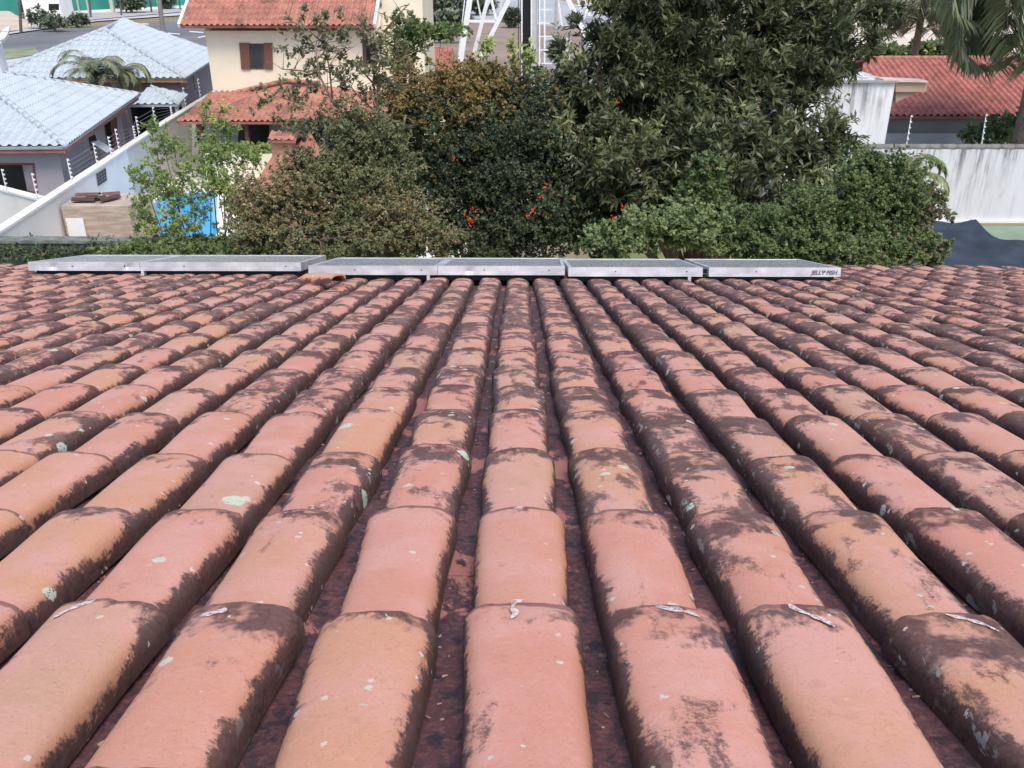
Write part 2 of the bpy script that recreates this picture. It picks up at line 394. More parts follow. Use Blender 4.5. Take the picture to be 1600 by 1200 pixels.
def tile_object(name, parts, mat, parent):
    V = []; F = []; UV = []; C = []; b = 0
    for vs, uv, fs, col in parts:
        V += [tuple(v - roof_off) for v in vs]; F += [tuple(i+b for i in f) for f in fs]; UV += uv; C += [col]*len(vs); b += len(vs)
    o = newmesh(name, V, F, mat, parent, True); me = o.data
    ul = me.uv_layers.new(name='UVMap'); li = np.zeros(len(me.loops), dtype=np.int64); me.loops.foreach_get('vertex_index', li)
    ul.data.foreach_set('uv', np.array(UV, dtype=np.float32)[li].ravel())
    ca = me.color_attributes.new('rnd', 'FLOAT_COLOR', 'POINT'); ca.data.foreach_set('color', np.array([(*c, 1) for c in C], dtype=np.float32).ravel())
    return o
covers = []; pans = []; TP = {}
for k, v1 in enumerate(ROWS):
    for j in range(-27, 28):
        r = [rng.random() for _ in range(6)]
        u0 = PW*j + .006 + (r[0]-.5)*.010 + .004*math.sin(j*1.9+k*.5)
        vv = v1 + (r[1]-.5)*.035 + .03*math.sin(j*.9+2)*(1 if k > 3 else 0)
        n0 = (r[2]-.5)*.006
        far = min(1, max(0, (v1-1.3)/2.6)); side_r = 1 if j >= 1 else 0
        dirt = .20 + .52*far + .26*side_r*(1-far*.7) + (r[3]-.5)*.60
        if j < -2: dirt -= .10*(1-far)
        dirt = max(0, min(1, dirt))
        TP[(j, k)] = (u0, vv, n0)
        Z = v1*math.cos(ALPHA) + H0*math.sin(ALPHA)
        vis = abs(u0)*1400/Z < 830 and v1 > .75
        covers.append((-(1/Z**2) if vis else 1e3+Z, u0, vv, n0, (r[4]-.5)*.03, (r[5], dirt, rng.random()), [rng.uniform(-1,1) for _ in range(3)]))
        up = u0 + PW/2
        pans.append((-(1/Z**2) if vis else 1e3+Z, up, vv + rng.uniform(-.04,.04) - .09, rng.uniform(-.002,.002), (rng.random(), min(1, .3+.6*rng.random() + (.3 if j > 0 else 0)), rng.random()), [rng.random()]*3))
covers.sort(key=lambda t: t[0]); pans.sort(key=lambda t: t[0])
cover_objs = []
for t in covers[:100]:
    vs, uv, fs = cover_tile(t[1], t[2], t[3], t[4], True, t[6])
    cover_objs.append((t, tile_object('cover_tile', [(vs, uv, fs, t[5])], M['cover'], roof)))
tag(tile_object('cover_tiles', [(*cover_tile(t[1], t[2], t[3], t[4], False, t[6]), t[5]) for t in covers[100:]], M['cover'], roof), kind='stuff')
for t in pans[:100]:
    tile_object('pan_tile', [(*pan_tile(t[1], t[2], t[3], True, t[5]), t[4])], M['pan'], roof)
tag(tile_object('pan_tiles', [(*pan_tile(t[1], t[2], t[3], False, t[5]), t[4]) for t in pans[100:]], M['pan'], roof), kind='stuff')
UL, UR = -5.5, 5.5
mb = MB(); mb.prism([RF(UL, -1.2, -.13), RF(UR, -1.2, -.13), RF(UR, 8.05, -.13), RF(UL, 8.05, -.13)], RN*-.05); mb.build('roof_deck', M['deck'], roof)
mb = MB(); mb.prism([RF(UL-.05, 8.06, -.10), RF(UR+.05, 8.06, -.10), RF(UR+.05, 8.06, -.27), RF(UL-.05, 8.06, -.27)], RD*.03); mb.build('fascia_board', M['brown_wood'], roof)
e = RF(0, 7.5, -.19); b0 = RF(0, -1.2, -.19)
mb = MB(); mb.add([(UL+.3, b0.y, 0), (UR-.3, b0.y, 0), (UR-.3, e.y, 0), (UL+.3, e.y, 0), (UL+.3, b0.y, b0.z), (UR-.3, b0.y, b0.z), (UR-.3, e.y, e.z), (UL+.3, e.y, e.z)],
                  [(0,1,5,4), (1,2,6,5), (2,3,7,6), (3,0,4,7)]); mb.build('wall', M['cream'], roof)
# sealant dabs across the row joint
def dab(px, py, ang, L, Wd, seed):
    u, v = px_to_uv(px, py); best = None
    for t, o in cover_objs:
        if abs(t[1]-u) < .09 and -.06 < v - t[2] < .06:
            if best is None or abs(v-t[2]) < abs(v-best[0][2]): best = (t, o)
    if not best: return
    t, o = best; v1 = t[2]; rg = random.Random(seed); vs = []; fs = []; n = 9
    def hgt(uu, vv):
        Wt = .085 if vv < v1 else .073; top = t[3] + .004*t[6][0] if vv < v1 + .001 else t[3]-.0140
        x = min(.98, abs(uu-t[1])/Wt); s = (1-x**(2/.76))**.5 if x < 1 else 0
        return top - .060 + .060*s**.54
    for i in range(n):
        k = i/(n-1)*2-1; wd = Wd*(1-k*k)**.5*(.25+.85*rg.random())+.0006
        cx = math.cos(ang)*k*L + .004*math.sin(k*3+seed); cy = math.sin(ang)*k*L
        for s_ in (-1, 0, 1):
            uu = u + cx - math.sin(ang)*wd*s_; vv = v1 + cy + math.cos(ang)*wd*s_ + (v-v1)
            vs.append(RF(uu, vv, hgt(uu, vv) + (.0012 if s_ == 0 else .0004)) - roof_off)
    for i in range(n-1):
        for s_ in (0, 1):
            a = i*3+s_; fs.append((a, a+1, a+4, a+3))
    newmesh('sealant_dab', vs, fs, M['sealant'], o, True)
for i, a in enumerate([(118, 948, 1.0, .034, .009), (338, 955, .5, .018, .010), (597, 952, -.9, .026, .011), (803, 950, 1.4, .028, .007), (803, 928, .6, .016, .007),
          (1046, 953, -.6, .042, .010), (1266, 962, -1.0, .040, .008), (1520, 966, -.7, .036, .008)]): dab(*a, i)

# dry bits and twigs caught in the channels
rg = random.Random(31); mb = MB()
for _ in range(320):
    j = rg.randint(-8, 8); v = .8 + 5.5*rg.random()**1.5; u = PW*(j+.5) + .006 + rg.uniform(-.022, .022); n_ = -.069 + .0015
    a = rg.uniform(0, 3.14); L = rg.uniform(.0015, .007); W_ = L*rg.uniform(.12, .5); d = Vector((math.cos(a), 0, 0)) + RD*math.sin(a); e = Vector((-math.sin(a), 0, 0)) + RD*math.cos(a); c = RF(u, v, n_)
    mb.add([c-d*L-e*W_, c+d*L-e*W_*.5, c+d*L*.9+e*W_*.6+RN*.002, c-d*L*.8+e*W_+RN*.001], [(0,1,2,3)])
tag(mb.build('dry_litter', simple('dry_litter', (.26,.19,.15), .9, .5, 90)), 'tiny dry leaf bits caught in the channels between the tiles', 'leaf litter', kind='stuff')

# loose broken tile
vs, uv, fs = cover_tile(0, 0, 0, 0, True, (0, .3, .4), .30)
u, v = px_to_uv(500, 440)
bt = []
for p in vs:
    q = p - FOOT; uu, vv2, nn = q.x, q.dot(RD), q.dot(RN)
    a = R(52); uu, vv2 = uu*math.cos(a)-vv2*math.sin(a), uu*math.sin(a)+vv2*math.cos(a)
    bt.append(RF(u+uu-.06, v+vv2-.05, nn+.064+.12*uu))
o = tile_object('broken_tile', [(bt, uv, fs, (.9, .0, .3))], M['cover'], None); o.location = roof_off
tag(o, 'loose orange clay tile lying crooked below the gap between the left and middle solar collectors', 'roof tile')

# ------------------------------------------------------------------ solar collectors
def collector_set(name, label, u0, u1, vf, vb, n0, div, skew=0, text=False, dents=()):
    root = empty(name, RF((u0+u1)/2, vf, n0), label, 'solar collector', 'flat solar collectors along the eave'); root.rotation_euler = (0,0,0)
    T = .068
    def prism(name, ua, ub, va, vbb, na, nb, mat, par=root):
        mb = MB(); f = lambda u, v, n: RF(u + skew*(v-vf), v, n)
        vs = [f(ua,va,na), f(ub,va,na), f(ub,vbb,na), f(ua,vbb,na), f(ua,va,nb), f(ub,va,nb), f(ub,vbb,nb), f(ua,vbb,nb)]
        mb.add(vs, [(3,2,1,0), (4,5,6,7), (0,1,5,4), (1,2,6,5), (2,3,7,6), (3,0,4,7)]); return mb.build(name, mat, par)
    mods = [(u0, div-.0), (div, u1)] if not text else [(u0, div-.022), (div+.022, u1)]
    for (a, b) in mods:
        fr = MB(); f = lambda u, v, n: RF(u + skew*(v-vf), v, n)
        w = .028; g = .0015
        def bx(ua, ub, va, vc, na, nb):
            vs = [f(ua,va,na), f(ub,va,na), f(ub,vc,na), f(ua,vc,na), f(ua,va,nb), f(ub,va,nb), f(ub,vc,nb), f(ua,vc,nb)]
            fr.add(vs, [(3,2,1,0), (4,5,6,7), (0,1,5,4), (1,2,6,5), (2,3,7,6), (3,0,4,7)])
        a2, b2 = a+g, b-g
        # front rail subdivided with dents
        ns = 40; va = vf; b_ = len(fr.v)
        for i in range(ns+1):
            uu = a2 + (b2-a2)*i/ns; d = sum(.012*math.exp(-((uu-dc)/.03)**2) for dc in dents) + .0012*math.sin(uu*23)
            for (vv2, nn) in ((va, n0), (va+d, n0+T*.45), (va, n0+T), (va+w, n0+T), (va+w, n0)): fr.v.append(f(uu, vv2, nn))
        for i in range(ns):
            for q in range(5): fr.f.append((b_+i*5+q, b_+(i+1)*5+q, b_+(i+1)*5+(q+1) % 5, b_+i*5+(q+1) % 5))
        fr.f.append((b_, b_+1, b_+2, b_+3, b_+4)); k = b_+ns*5; fr.f.append((k+4, k+3, k+2, k+1, k))
        bx(a2, b2, vb-w, vb, n0, n0+T); bx(a2, a2+w, vf+w, vb-w, n0, n0+T-.001); bx(b2-w, b2, vf+w, vb-w, n0, n0+T-.001)
        fo = fr.build('frame', M['alu'], root)
        prism('glass_cover', a2+w, b2-w, vf+w, vb-w, n0+.008, n0+T-.006, M['glass'])
        for uu in (a+.35, b-.12): MB().box(f(uu, vf-.002, n0+T*.55), .008, .004, .008).build('screw', M['black'], root)
    # feet
    for uu in (u0+.9,): prism('foot', uu-.011, uu+.011, vf-.006, vf+.05, n0-.04, n0-.001, M['alu'])
    prism('support_rail', u0+.03, u1-.03, vf+.06, vf+.10, n0-.045, n0-.001, M['black'])
    prism('support_rail', u0+.03, u1-.03, vb-.16, vb-.12, n0-.045, n0-.001, M['black'])
    if text:
        for uu, q in ((div, 0),):
            prism('pipe_joint', uu-.02, uu+.02, vf+.08, vf+.12, n0+.02, n0+.05, M['black'])
        c = bpy.data.curves.new('lettering', 'FONT'); c.body = 'JELLY FISH'; c.size = .042; c.extrude = .001; c.align_x = 'RIGHT'; c.offset = .0012; c.shear = .2
        to = bpy.data.objects.new('tmp', c); COL.objects.link(to); bpy.context.view_layer.update()
        me = bpy.data.meshes.new_from_object(to.evaluated_get(bpy.context.evaluated_depsgraph_get())); bpy.data.objects.remove(to)
        me.materials.clear(); me.materials.append(simple('lettering_ink', (.13,.13,.15), .6))
        o = bpy.data.objects.new('lettering', me); COL.objects.link(o); o.parent = root
        X = Vector((1,0,0)); Y_ = RN; Zv = X.cross(Y_)
        mw = Matrix((X, Y_, Zv)).transposed().to_4x4(); mw.translation = RF(u1-.03, vf-.0035, n0+.018) - root.location
        o.matrix_local = mw
    return root
collector_set('solar_collector', 'left pair of flat aluminium framed solar collectors with dented front rail, set slightly farther back', -3.84, -1.69, 7.07, 8.02, .018, -2.98+.02, dents=(-3.64, -3.05))
collector_set('solar_collector', 'middle pair of flat aluminium framed solar collectors on the roof edge', -1.56, .365, 6.74, 7.72, .016, -.59, skew=.03, dents=(-.35,))
collector_set('solar_collector', 'right pair of solar collectors with JELLY FISH lettering at its corner', 0.385, 2.405, 6.68, 7.68, .012, 1.405, text=True)

# ================================================================== tiled roofs of neighbouring houses
def roof_plane(poly, eave_i, mat, name, parent, pitch=.21, gauge=.38, amp=.045, thick=.08, fascia=None):
    """poly: world points, edge eave_i->eave_i+1 is the eave. Barrel tiles with stepped courses run up from it."""
    n = len(poly); E0 = poly[eave_i]; E1 = poly[(eave_i+1) % n]
    U = (E1-E0).normalized(); c = sum(poly, Vector())/n
    V = (c-E0) - U*(c-E0).dot(U); V.normalize(); Nn = U.cross(V)
    if Nn.z < 0: Nn = -Nn
    P2 = [((p-E0).dot(U), (p-E0).dot(V)) for p in poly]
    umin = min(p[0] for p in P2); umax = max(p[0] for p in P2)
    def rngv(u):
        hs = []
        for i in range(n):
            (a, b), (c_, d) = P2[i], P2[(i+1) % n]
            if (a-u)*(c_-u) <= 0 and abs(c_-a) > 1e-6: hs.append(b+(d-b)*(u-a)/(c_-a))
        return (min(hs), max(hs)) if hs else (0, 0)
    per = 6; ns = int((umax-umin)/pitch*per); vs = []; fs = []
    vmax = max(p[1] for p in P2); nvr = int(vmax/gauge)+1; nrow = nvr*2
    for i in range(ns+1):
        u = umin + (umax-umin)*i/ns; lo, hi = rngv(min(max(u, umin+1e-4), umax-1e-4))
        ph = (i % per)/per; w_ = max(0, math.sin(2*math.pi*ph))**.7*amp - (.35*amp*max(0, -math.sin(2*math.pi*ph)))
        for k in range(nvr):
            for q in (0, 1):
                v = min(max((k+q*.98)*gauge, lo), hi); st = .022*(1-q)
                vs.append(E0 + U*u + V*v + Nn*(w_+st))
    for i in range(ns):
        for k in range(nrow-1):
            a = i*nrow+k; fs.append((a, a+nrow, a+nrow+1, a+1))
    mb = MB(); mb.add(vs, fs); mb.prism([p - Nn*.03 for p in poly], -Nn*thick)
    return mb.build(name, mat, parent)
def ridge(mb, a, b, r=.10, step=.38):
    a, b = Vector(a), Vector(b); L = (b-a).length; n = max(1, int(L/step))
    for i in range(n):
        mb.tube([a+(b-a)*(i/n), a+(b-a)*((i+1.05)/n)], [r*.86, r], 8)

# ---- near grey house with white roof (left)
def zc(p, z): q = p.copy(); q.z = z; return q
h1 = empty('grey_house', zc(PZ(60, 260, 0), 0), 'single-storey grey house with white tiled roof at the far left, closest to the pool wall', 'house', 'white roofed houses beyond the wall')
EZ = 2.9
C1 = PZ(103, 228, EZ); C2 = PZ(218, 147, EZ); A1 = PZ(-59, 105, 4.6); dlt = Vector((-13, -.6, 0)); C0 = C1 + dlt; C3 = C2 + dlt; A0 = A1 + Vector((-4.5, -.1, 0))
roof_plane([C0, C1, A1, A0], 0, M['white_roof'], 'roof', h1, pitch=.29, amp=.055)
roof_plane([C1, C2, A1], 0, M['white_roof'], 'roof', h1, pitch=.29, amp=.055)
roof_plane([C2, C3, A0, A1], 0, M['white_roof'], 'roof', h1, pitch=.29, amp=.055)
mb = MB()
ridge(mb, C1, A1); ridge(mb, C2, A1); ridge(mb, A0, A1); mb.build('ridge_caps', M['white_roof'], h1, True)
mb = MB(); mb.bar(C0-Vector((0,-.1,.14)), C1-Vector((.05,-.1,.14)), .04, .16, Vector((0,0,1))); mb.bar(C1-Vector((.08,0,.14)), C2-Vector((.08,0,.14)), .04, .16, Vector((0,0,1))); mb.build('fascia', simple('reddish_fascia', (.30,.13,.11), .7), h1)
cen = (C0+C1+C2+C3)/4
def inset(p, d): 
    q = p - cen; q.z = 0; return p + Vector((-math.copysign(d, q.x), -math.copysign(d, q.y), 0))
W1, W2, W3, W0 = [inset(p, .55) for p in (C1, C2, C3, C0)]
W2 = W2 + (W1-W2)*.06
mb = MB(); mb.prism([zc(W0,0), zc(W1,0), zc(W2,0), zc(W3,0)], (0,0,EZ-.06)); mb.build('wall', M['grey_wall'], h1)
def on_wall(pix, pa, pb, name, mat, parent, out=.03, depth=.06):
    d = (pb-pa).normalized(); nrm = Vector((d.y, -d.x, 0))
    if nrm.dot(CAM-pa) < 0: nrm = -nrm
    pts = [PP(x, y, pa + nrm*out, nrm) for x, y in pix]
    mb = MB(); mb.prism(pts, -nrm*depth); return mb.build(name, mat, parent)
q = on_wall([(-40, 255), (53, 255), (59, 302), (-40, 292)], W0, W1, 'window', simple('window_frame_red', (.20,.07,.06), .6), h1)
on_wall([(-30, 258), (34, 258), (42, 298), (-30, 290)], W0, W1, 'pane', M['dark_open'], q, .045, .02)
on_wall([(35, 258), (50, 258), (55, 300), (43, 298)], W0, W1, 'curtain', simple('curtain', (.22,.21,.23), .8), q, .047, .02)
q = on_wall([(138, 213), (150, 208), (156, 230), (141, 238)], W1, W2, 'window', simple('window_frame_grey', (.5,.5,.5), .6), h1)
on_wall([(139, 214.5), (149, 210), (154.5, 230), (142, 236)], W1, W2, 'pane', M['dark_open'], q, .045, .02)
d12 = (W2-W1).normalized(); nw = Vector((d12.y, -d12.x, 0)); nw = nw if nw.dot(CAM-W1) > 0 else -nw
pA = PP(142, 222, W1+nw*.05, nw); pB = PP(155, 219, W1+nw*.05, nw); sash = MB(); sash.prism([pA, pB, pB+nw*.45-Vector((0,0,.35)), pA+nw*.45-Vector((0,0,.35))], (0,0,-.03)); sash.build('open_sash', M['white_metal'], q)
q = on_wall([(163, 190), (182, 178), (186, 224), (170, 236)], W1, W2, 'door', M['brown_wood'], h1)
on_wall([(165, 193), (172, 188), (177, 230), (171, 233)], W1, W2, 'pane', M['dark_open'], q, .05, .02)
# low connecting roof + dark patio
G1, G2, G3, G4 = PZ(190, 163.5, 2.45), PZ(279, 163, 2.45), PZ(294, 148, 2.45), PZ(237, 135, 2.95)
pt = empty('patio_roof', zc(G1, 0), 'low white tiled patio roof over a dark opening, between the two white roofed houses', 'patio roof')
roof_plane([G1, G2, G4], 0, M['white_roof'], 'roof', pt, pitch=.29, amp=.055); roof_plane([G2, G3, G4], 0, M['white_roof'], 'roof', pt, pitch=.26)
mb = MB(); ridge(mb, G2, G4, .08); mb.build('ridge_caps', M['white_roof'], pt, True)
mb = MB(); a, b = G1+Vector((0,.8,0)), G2+Vector((-.2,.8,0)); mb.prism([zc(a,0), zc(b,0), zc(b,2.35), zc(a,2.35)], (0,.1,0)); mb.build('patio_shade_panel', M['dark_open'], pt)  # dark panel paints the shaded interior under the patio roof
mb = MB(); mb.bar(zc(G2+Vector((-.15,.15,0)),0), zc(G2+Vector((-.15,.15,0)),2.4), .12); mb.bar(zc(G1+Vector((.1,.15,0)),0), zc(G1+Vector((.1,.15,0)),2.4), .12); mb.build('post', M['grey_wall'], pt)
# ---- second white roofed house
A_, B_, Cn, Fn, Ln = PZ(163, 45, 4.8), PZ(190, 32, 4.8), PZ(290, 122, EZ), PZ(347, 84, EZ), PZ(-30, 122, EZ)
h2 = empty('grey_house', zc((A_+Cn)/2, 0), 'grey lilac house with white hipped tile roof behind the palm, near the street', 'house', 'white roofed houses beyond the wall')
Bk = Fn + (Ln-Cn)
roof_plane([Ln, Cn, A_], 0, M['white_roof'], 'roof', h2, pitch=.32, amp=.06)
roof_plane([Cn, Fn, B_, A_], 0, M['white_roof'], 'roof', h2, pitch=.32, amp=.06)
roof_plane([Fn, Bk, B_], 0, M['white_roof'], 'roof', h2, pitch=.5); 
mb = MB(); mb.add([Bk, Ln, A_, B_], [(0,1,2,3)]); mb.build('roof', M['white_roof'], h2)
mb = MB(); ridge(mb, Cn, A_); ridge(mb, A_, B_); ridge(mb, Ln, A_); ridge(mb, Fn, B_); mb.build('ridge_caps', M['white_roof'], h2, True)
cen = (Cn+Fn+Ln+Bk)/4
w_ = [p + (cen-p)*.07 for p in (Ln, Cn, Fn, Bk)]
mb = MB(); mb.prism([zc(p, 0) for p in w_], (0,0,EZ-.05)); mb.build('wall', simple('mauve_wall', (.26,.22,.25), .85, .06, 1), h2)
mb = MB(); mb.bar(Ln-Vector((0,-.1,.13)), Cn-Vector((0,-.1,.13)), .05, .14, Vector((0,0,1))); mb.build('fascia', simple('orange_fascia', (.45,.22,.10), .7), h2)
on_wall([(302, 117), (309, 113), (312, 135), (305, 139)], w_[1], w_[2], 'window', M['dark_open'], h2)

# ---- satellite dish + pillar
pl = PY(3, 110, 33); mbp = MB(); mbp.box(pl+Vector((-.15,0,-.1)), .5, .5, 2.0); mbp.box(pl+Vector((-.15,0,.93)), .6, .6, .08)
o = mbp.build('chimney_pillar', M['white_metal']); tag(o, 'white square pillar under the satellite dish at the left edge', 'pillar')
dr = empty('satellite_dish', pl+Vector((.0,0,1.0)), 'white round satellite dish standing on the pillar at the left edge', 'satellite dish')
dc = PY(9, 60, 33); dn = Vector((-.55, -.5, .67)).normalized(); X = dn.cross(Vector((0,0,1))).normalized(); Yv = dn.cross(X); vs = []; fs = []
for k in range(6):
    for i in range(20):
        a = 2*math.pi*i/20; r = .42*k/5; vs.append(dc + X*r*math.cos(a) + Yv*r*math.sin(a) + dn*(r*r*.7))
for k in range(5):
    for i in range(20): fs.append((k*20+i, k*20+(i+1) % 20, (k+1)*20+(i+1) % 20, (k+1)*20+i))
b = len(vs); vs2 = [v - dn*.015 for v in vs]; mb = MB(); mb.add(vs, fs); mb.add(vs2, [f[::-1] for f in fs]); mb.build('dish', M['white_metal'], dr, True)
mb = MB(); mb.tube([dc, pl+Vector((0,0,.9))], .03); mb.build('mast', M['gray'], dr); mb = MB(); mb.tube([dc-Yv*.3, dc+dn*.35], .012); mb.build('feed_arm', M['gray'], dr)

# ---- long boundary wall with electric fence
WT = 2.2
wp = [PZ(-60, 395, WT), PZ(67, 313, WT), PZ(193, 231, WT), PZ(262, 186, WT), PZ(334, 143, WT), PZ(372, 122, WT)]
def wall_run(name, pts, z0, z1, th, mat, label, cap=None, cat='wall'):
    root = empty(name, zc(pts[0], z0), label, cat); mb = MB()
    for a, b in zip(pts[:-1], pts[1:]):
        d = (b-a); d.z = 0; d.normalize(); nn = Vector((d.y, -d.x, 0))*th/2
        mb.prism([zc(a-nn, z0), zc(a+nn, z0), zc(b+nn, z0), zc(b-nn, z0)], (0,0,z1-z0))
    mb.build('wall_face', mat, root)
    if cap:
        mb = MB()
        for a, b in zip(pts[:-1], pts[1:]):
            d = (b-a); d.z = 0; d.normalize(); nn = Vector((d.y, -d.x, 0))*(th/2+.04)
            mb.prism([zc(a-nn, z1), zc(a+nn, z1), zc(b+nn, z1), zc(b-nn, z1)], (0,0,.06))
        mb.build('coping', cap, root)
    return root
wall_run('boundary_wall', wp[:3], 0, WT-.06, .18, M['white_wall'], 'bright white stretch of boundary wall between the grey house and the pool', simple('coping_white', (.78,.78,.76), .8, .05))
ww = wall_run('boundary_wall', wp[2:], 0, WT-.06, .18, M['offwhite'], 'beige farther stretch of boundary wall running up to the cream house', simple('coping_cream', (.66,.64,.58), .8, .05))
p = PZ(67, 313, 2.0); p2 = PZ(-40, 285, 2.0)
wall_run('boundary_wall', [p+Vector((-.12,.1,0)), p2], 0, 2.0, .18, M['white_wall'], 'short white wall branching left in front of the grey house window', simple('coping_white2', (.78,.78,.76), .8, .05))
# cobogo vent in the wall
d = (wp[2]-wp[1]).normalized(); nn = Vector((d.y, -d.x, 0)); nn = nn if nn.x > 0 else -nn
vb = empty('vent_block', PP(158, 285, wp[1]+nn*.1, nn), 'dark perforated vent block set in the white boundary wall', 'vent block')
fr_ = MB(); ho = MB()
c0 = [PP(x, y, wp[1]+nn*.105, nn) for x, y in ((150, 272), (165, 262), (167, 282), (153, 291))]
for i in range(4):
    for j in range(4):
        def bl(a, b): return (c0[0]*(1-a)+c0[1]*a)*(1-b) + (c0[3]*(1-a)+c0[2]*a)*b
        ho.prism([bl((i+.12)/4, (j+.12)/4), bl((i+.88)/4, (j+.12)/4), bl((i+.88)/4, (j+.88)/4), bl((i+.12)/4, (j+.88)/4)], nn*.012)
ho.build('openings', M['black'], vb); fr_.prism([p_ for p_ in c0], nn*.006); fr_.build('frame', M['gray'], vb)
# electric fence
ef = empty('electric_fence', zc(wp[1], WT), 'white electric fence posts with insulators along the left boundary wall', 'electric fence')
posts = [(11, 300, 262), (59, 312, 268), (112, 283, 246), (152, 258, 222), (174, 244, 212), (186, 236, 200), (211, 219, 196), (217, 212, 181), (243, 197, 166), (268, 182, 166), (290, 168, 136), (313, 154, 122)]
tops = []
for (x, yb, yt) in posts:
    b = PZ(x, yb, WT-.05); d3 = ray(x, yt); 
    t_ = CAM + d3*((b-CAM).length/d3.length); t_.y = b.y; t_.x = b.x; mb = MB(); mb.bar(b, t_, .022)
    for i in range(5):
        q = b + (t_-b)*(.2+.19*i); mb.box(q+Vector((.04,-.03,0)), .055, .045, .04)
    mb.build('post', M['white_metal'], ef); tops.append((b, t_))
for i in range(4):
    mb = MB()
    for (a, b), (c, d_) in zip(tops[2:-1], tops[3:]): mb.tube([a+(b-a)*(.25+.2*i), c+(d_-c)*(.25+.2*i)], .004, 4)
    mb.build('wire', M['gray'], ef)

# ---- barbecue / store box
bb = empty('outdoor_store', PZ(145, 400, 0), 'small stone clad outdoor store with white door beside the pool', 'store')
X0, X1 = PY(95, 322, 23.8), PY(200, 322, 23.8); zt = X0.z
mb = MB(); mb.prism([zc(X0,0), zc(X1,0), zc(X1+Vector((.1,1.5,0)),0), zc(X0+Vector((-.1,1.5,0)),0)], (0,0,zt)); mb.build('body', M['cladding'], bb)
mb = MB(); pA, pB = PY(103, 341, 23.77), PY(130, 341, 23.77); mb.prism([pA, pB, zc(pB,.1), zc(pA,.1)], (0,-.03,0)); mb.build('door', M['white_metal'], bb)
mb = MB()
tp = empty('stacked_tiles', PY(150, 312, 25.2), 'stack of dark brown roof tiles lying on top of the outdoor store', 'tiles')
dk_t = simple('dark_tile', (.07,.05,.045), .9, .3, 8)
for i, (a, b, r_) in enumerate([((114, 313, 24.2), (150, 313, 24.2), .085), ((120, 306, 24.5), (156, 305, 24.5), .08), ((155, 314, 24.1), (186, 308, 24.6), .08), ((160, 305, 24.6), (188, 303, 24.8), .075), ((135, 309, 24.3), (165, 309, 24.4), .06)]):
    A_t, B_t = PY(*a), PY(*b); vs = []; fs = []; d_t = (B_t-A_t).normalized(); sd_t = d_t.cross(Vector((0,0,1))).normalized()
    for L_ in range(2):
        rr_ = r_ - .014*L_
        for e_ in (A_t, B_t):
            for q in range(9): an = math.pi*q/8; vs.append(e_ + sd_t*rr_*1.3*math.cos(an) + Vector((0,0,rr_*math.sin(an))))
    for q in range(8): fs += [(q, q+1, q+10, q+9), (q+18, q+27, q+28, q+19), (q, q+18, q+19, q+1), (q+9, q+10, q+28, q+27)]
    MB().add(vs, fs).build('tile', M['brown_wood'] if i % 2 else dk_t, tp)
# ---- pool
pl_ = [PZ(188, 378, .06), PZ(250, 302, .06), PZ(345, 300, .06), PZ(345, 378, .06)]
pool = empty('swimming_pool', zc(pl_[0], 0), 'bright blue swimming pool behind the young green tree', 'pool')
mb = MB(); mb.prism(pl_, (0,0,.02)); mb.build('water', M['blue'], pool)
mb = MB()
for i in range(4): mb.bar(pl_[i]+Vector((0,0,.02)), pl_[(i+1) % 4]+Vector((0,0,.02)), .25, .07, Vector((0,0,1)))
mb.build('pool_edge', M['white_wall'], pool)

# ---- terrace wall in front of cream house
tw = [PY(318, 240, 33.4), PY(520, 240, 33.4)]
wall_run('terrace_wall', tw, 0, tw[0].z, .2, M['cream'], 'low cream terrace wall under the porch of the two-storey house')

# ---- cream two-storey house
HY = 37.0
hc = empty('cream_house', zc(PY(460, 150, HY), 0), 'tall cream two-storey house with red tiled roof and brown shuttered window', 'house')
L0 = PY(320, 48, HY); Rr = PY(592, 48, HY); WL, WR = L0.x, Rr.x; ZE = L0.z
Lb = Vector((PY(331, 152, HY).x + .0, HY, 0))
mb = MB(); mb.prism([(WL,HY,0), (WR,HY,0), (WR,HY+7,0), (WL,HY+7,0)], (0,0,ZE)); mb.prism([(WR,HY,ZE), (WR,HY+7,ZE), (WR,HY+3.5,ZE+2.0)], (-.2,0,0)); mb.prism([(WL,HY,ZE), (WL,HY+7,ZE), (WL,HY+3.5,ZE+2.0)], (.2,0,0))
mb.prism([(WR+.003,HY+1.2,0), (WR+1.6,HY+1.2,0), (WR+1.6,HY+6,0), (WR+.003,HY+6,0)], (0,0,ZE+1.2))
mb.build('wall', M['cream'], hc)
e0, e1 = PY(281, 40, HY-.7), PY(584, 40, HY-.7); e0.z = e1.z = (e0.z+e1.z)/2; rz = e0.z + 2.35
E2, E3 = Vector((e1.x, HY+3.5, rz)), Vector((e0.x, HY+3.5, rz))
roof_plane([e0, e1, E2, E3], 0, M['red_roof'], 'roof', hc, pitch=.23, amp=.055)
f0, f1 = Vector((e0.x, HY+7.7, e0.z)), Vector((e1.x, HY+7.7, e0.z))
roof_plane([f1, f0, E3, E2], 0, M['red_roof'], 'roof', hc, pitch=.46)
mb = MB(); ridge(mb, E3, E2, .12); mb.build('ridge_caps', M['red_roof'], hc, True)
for a, b in ((e0+Vector((-.03,0,0)), E3+Vector((-.03,0,0))), (e1+Vector((.03,0,0)), E2+Vector((.03,0,0)))): MB().bar(a, b, .10, .16).build('verge_trim', M['white_metal'], hc)
def fy(pix, Y, name, mat, parent, th=.05):
    mb = MB(); mb.prism([PY(x, y, Y) for x, y in pix], (0, th, 0)); return mb.build(name, mat, parent)
wd = fy([(388, 68), (412, 68), (413, 108), (390, 108)], HY-.03, 'window', simple('window_frame_dark', (.10,.06,.05), .6), hc)
fy([(391, 71), (409, 71), (410, 105), (392, 105)], HY-.045, 'pane', simple('window_pane', (.05,.055,.06), .2), wd, .02)
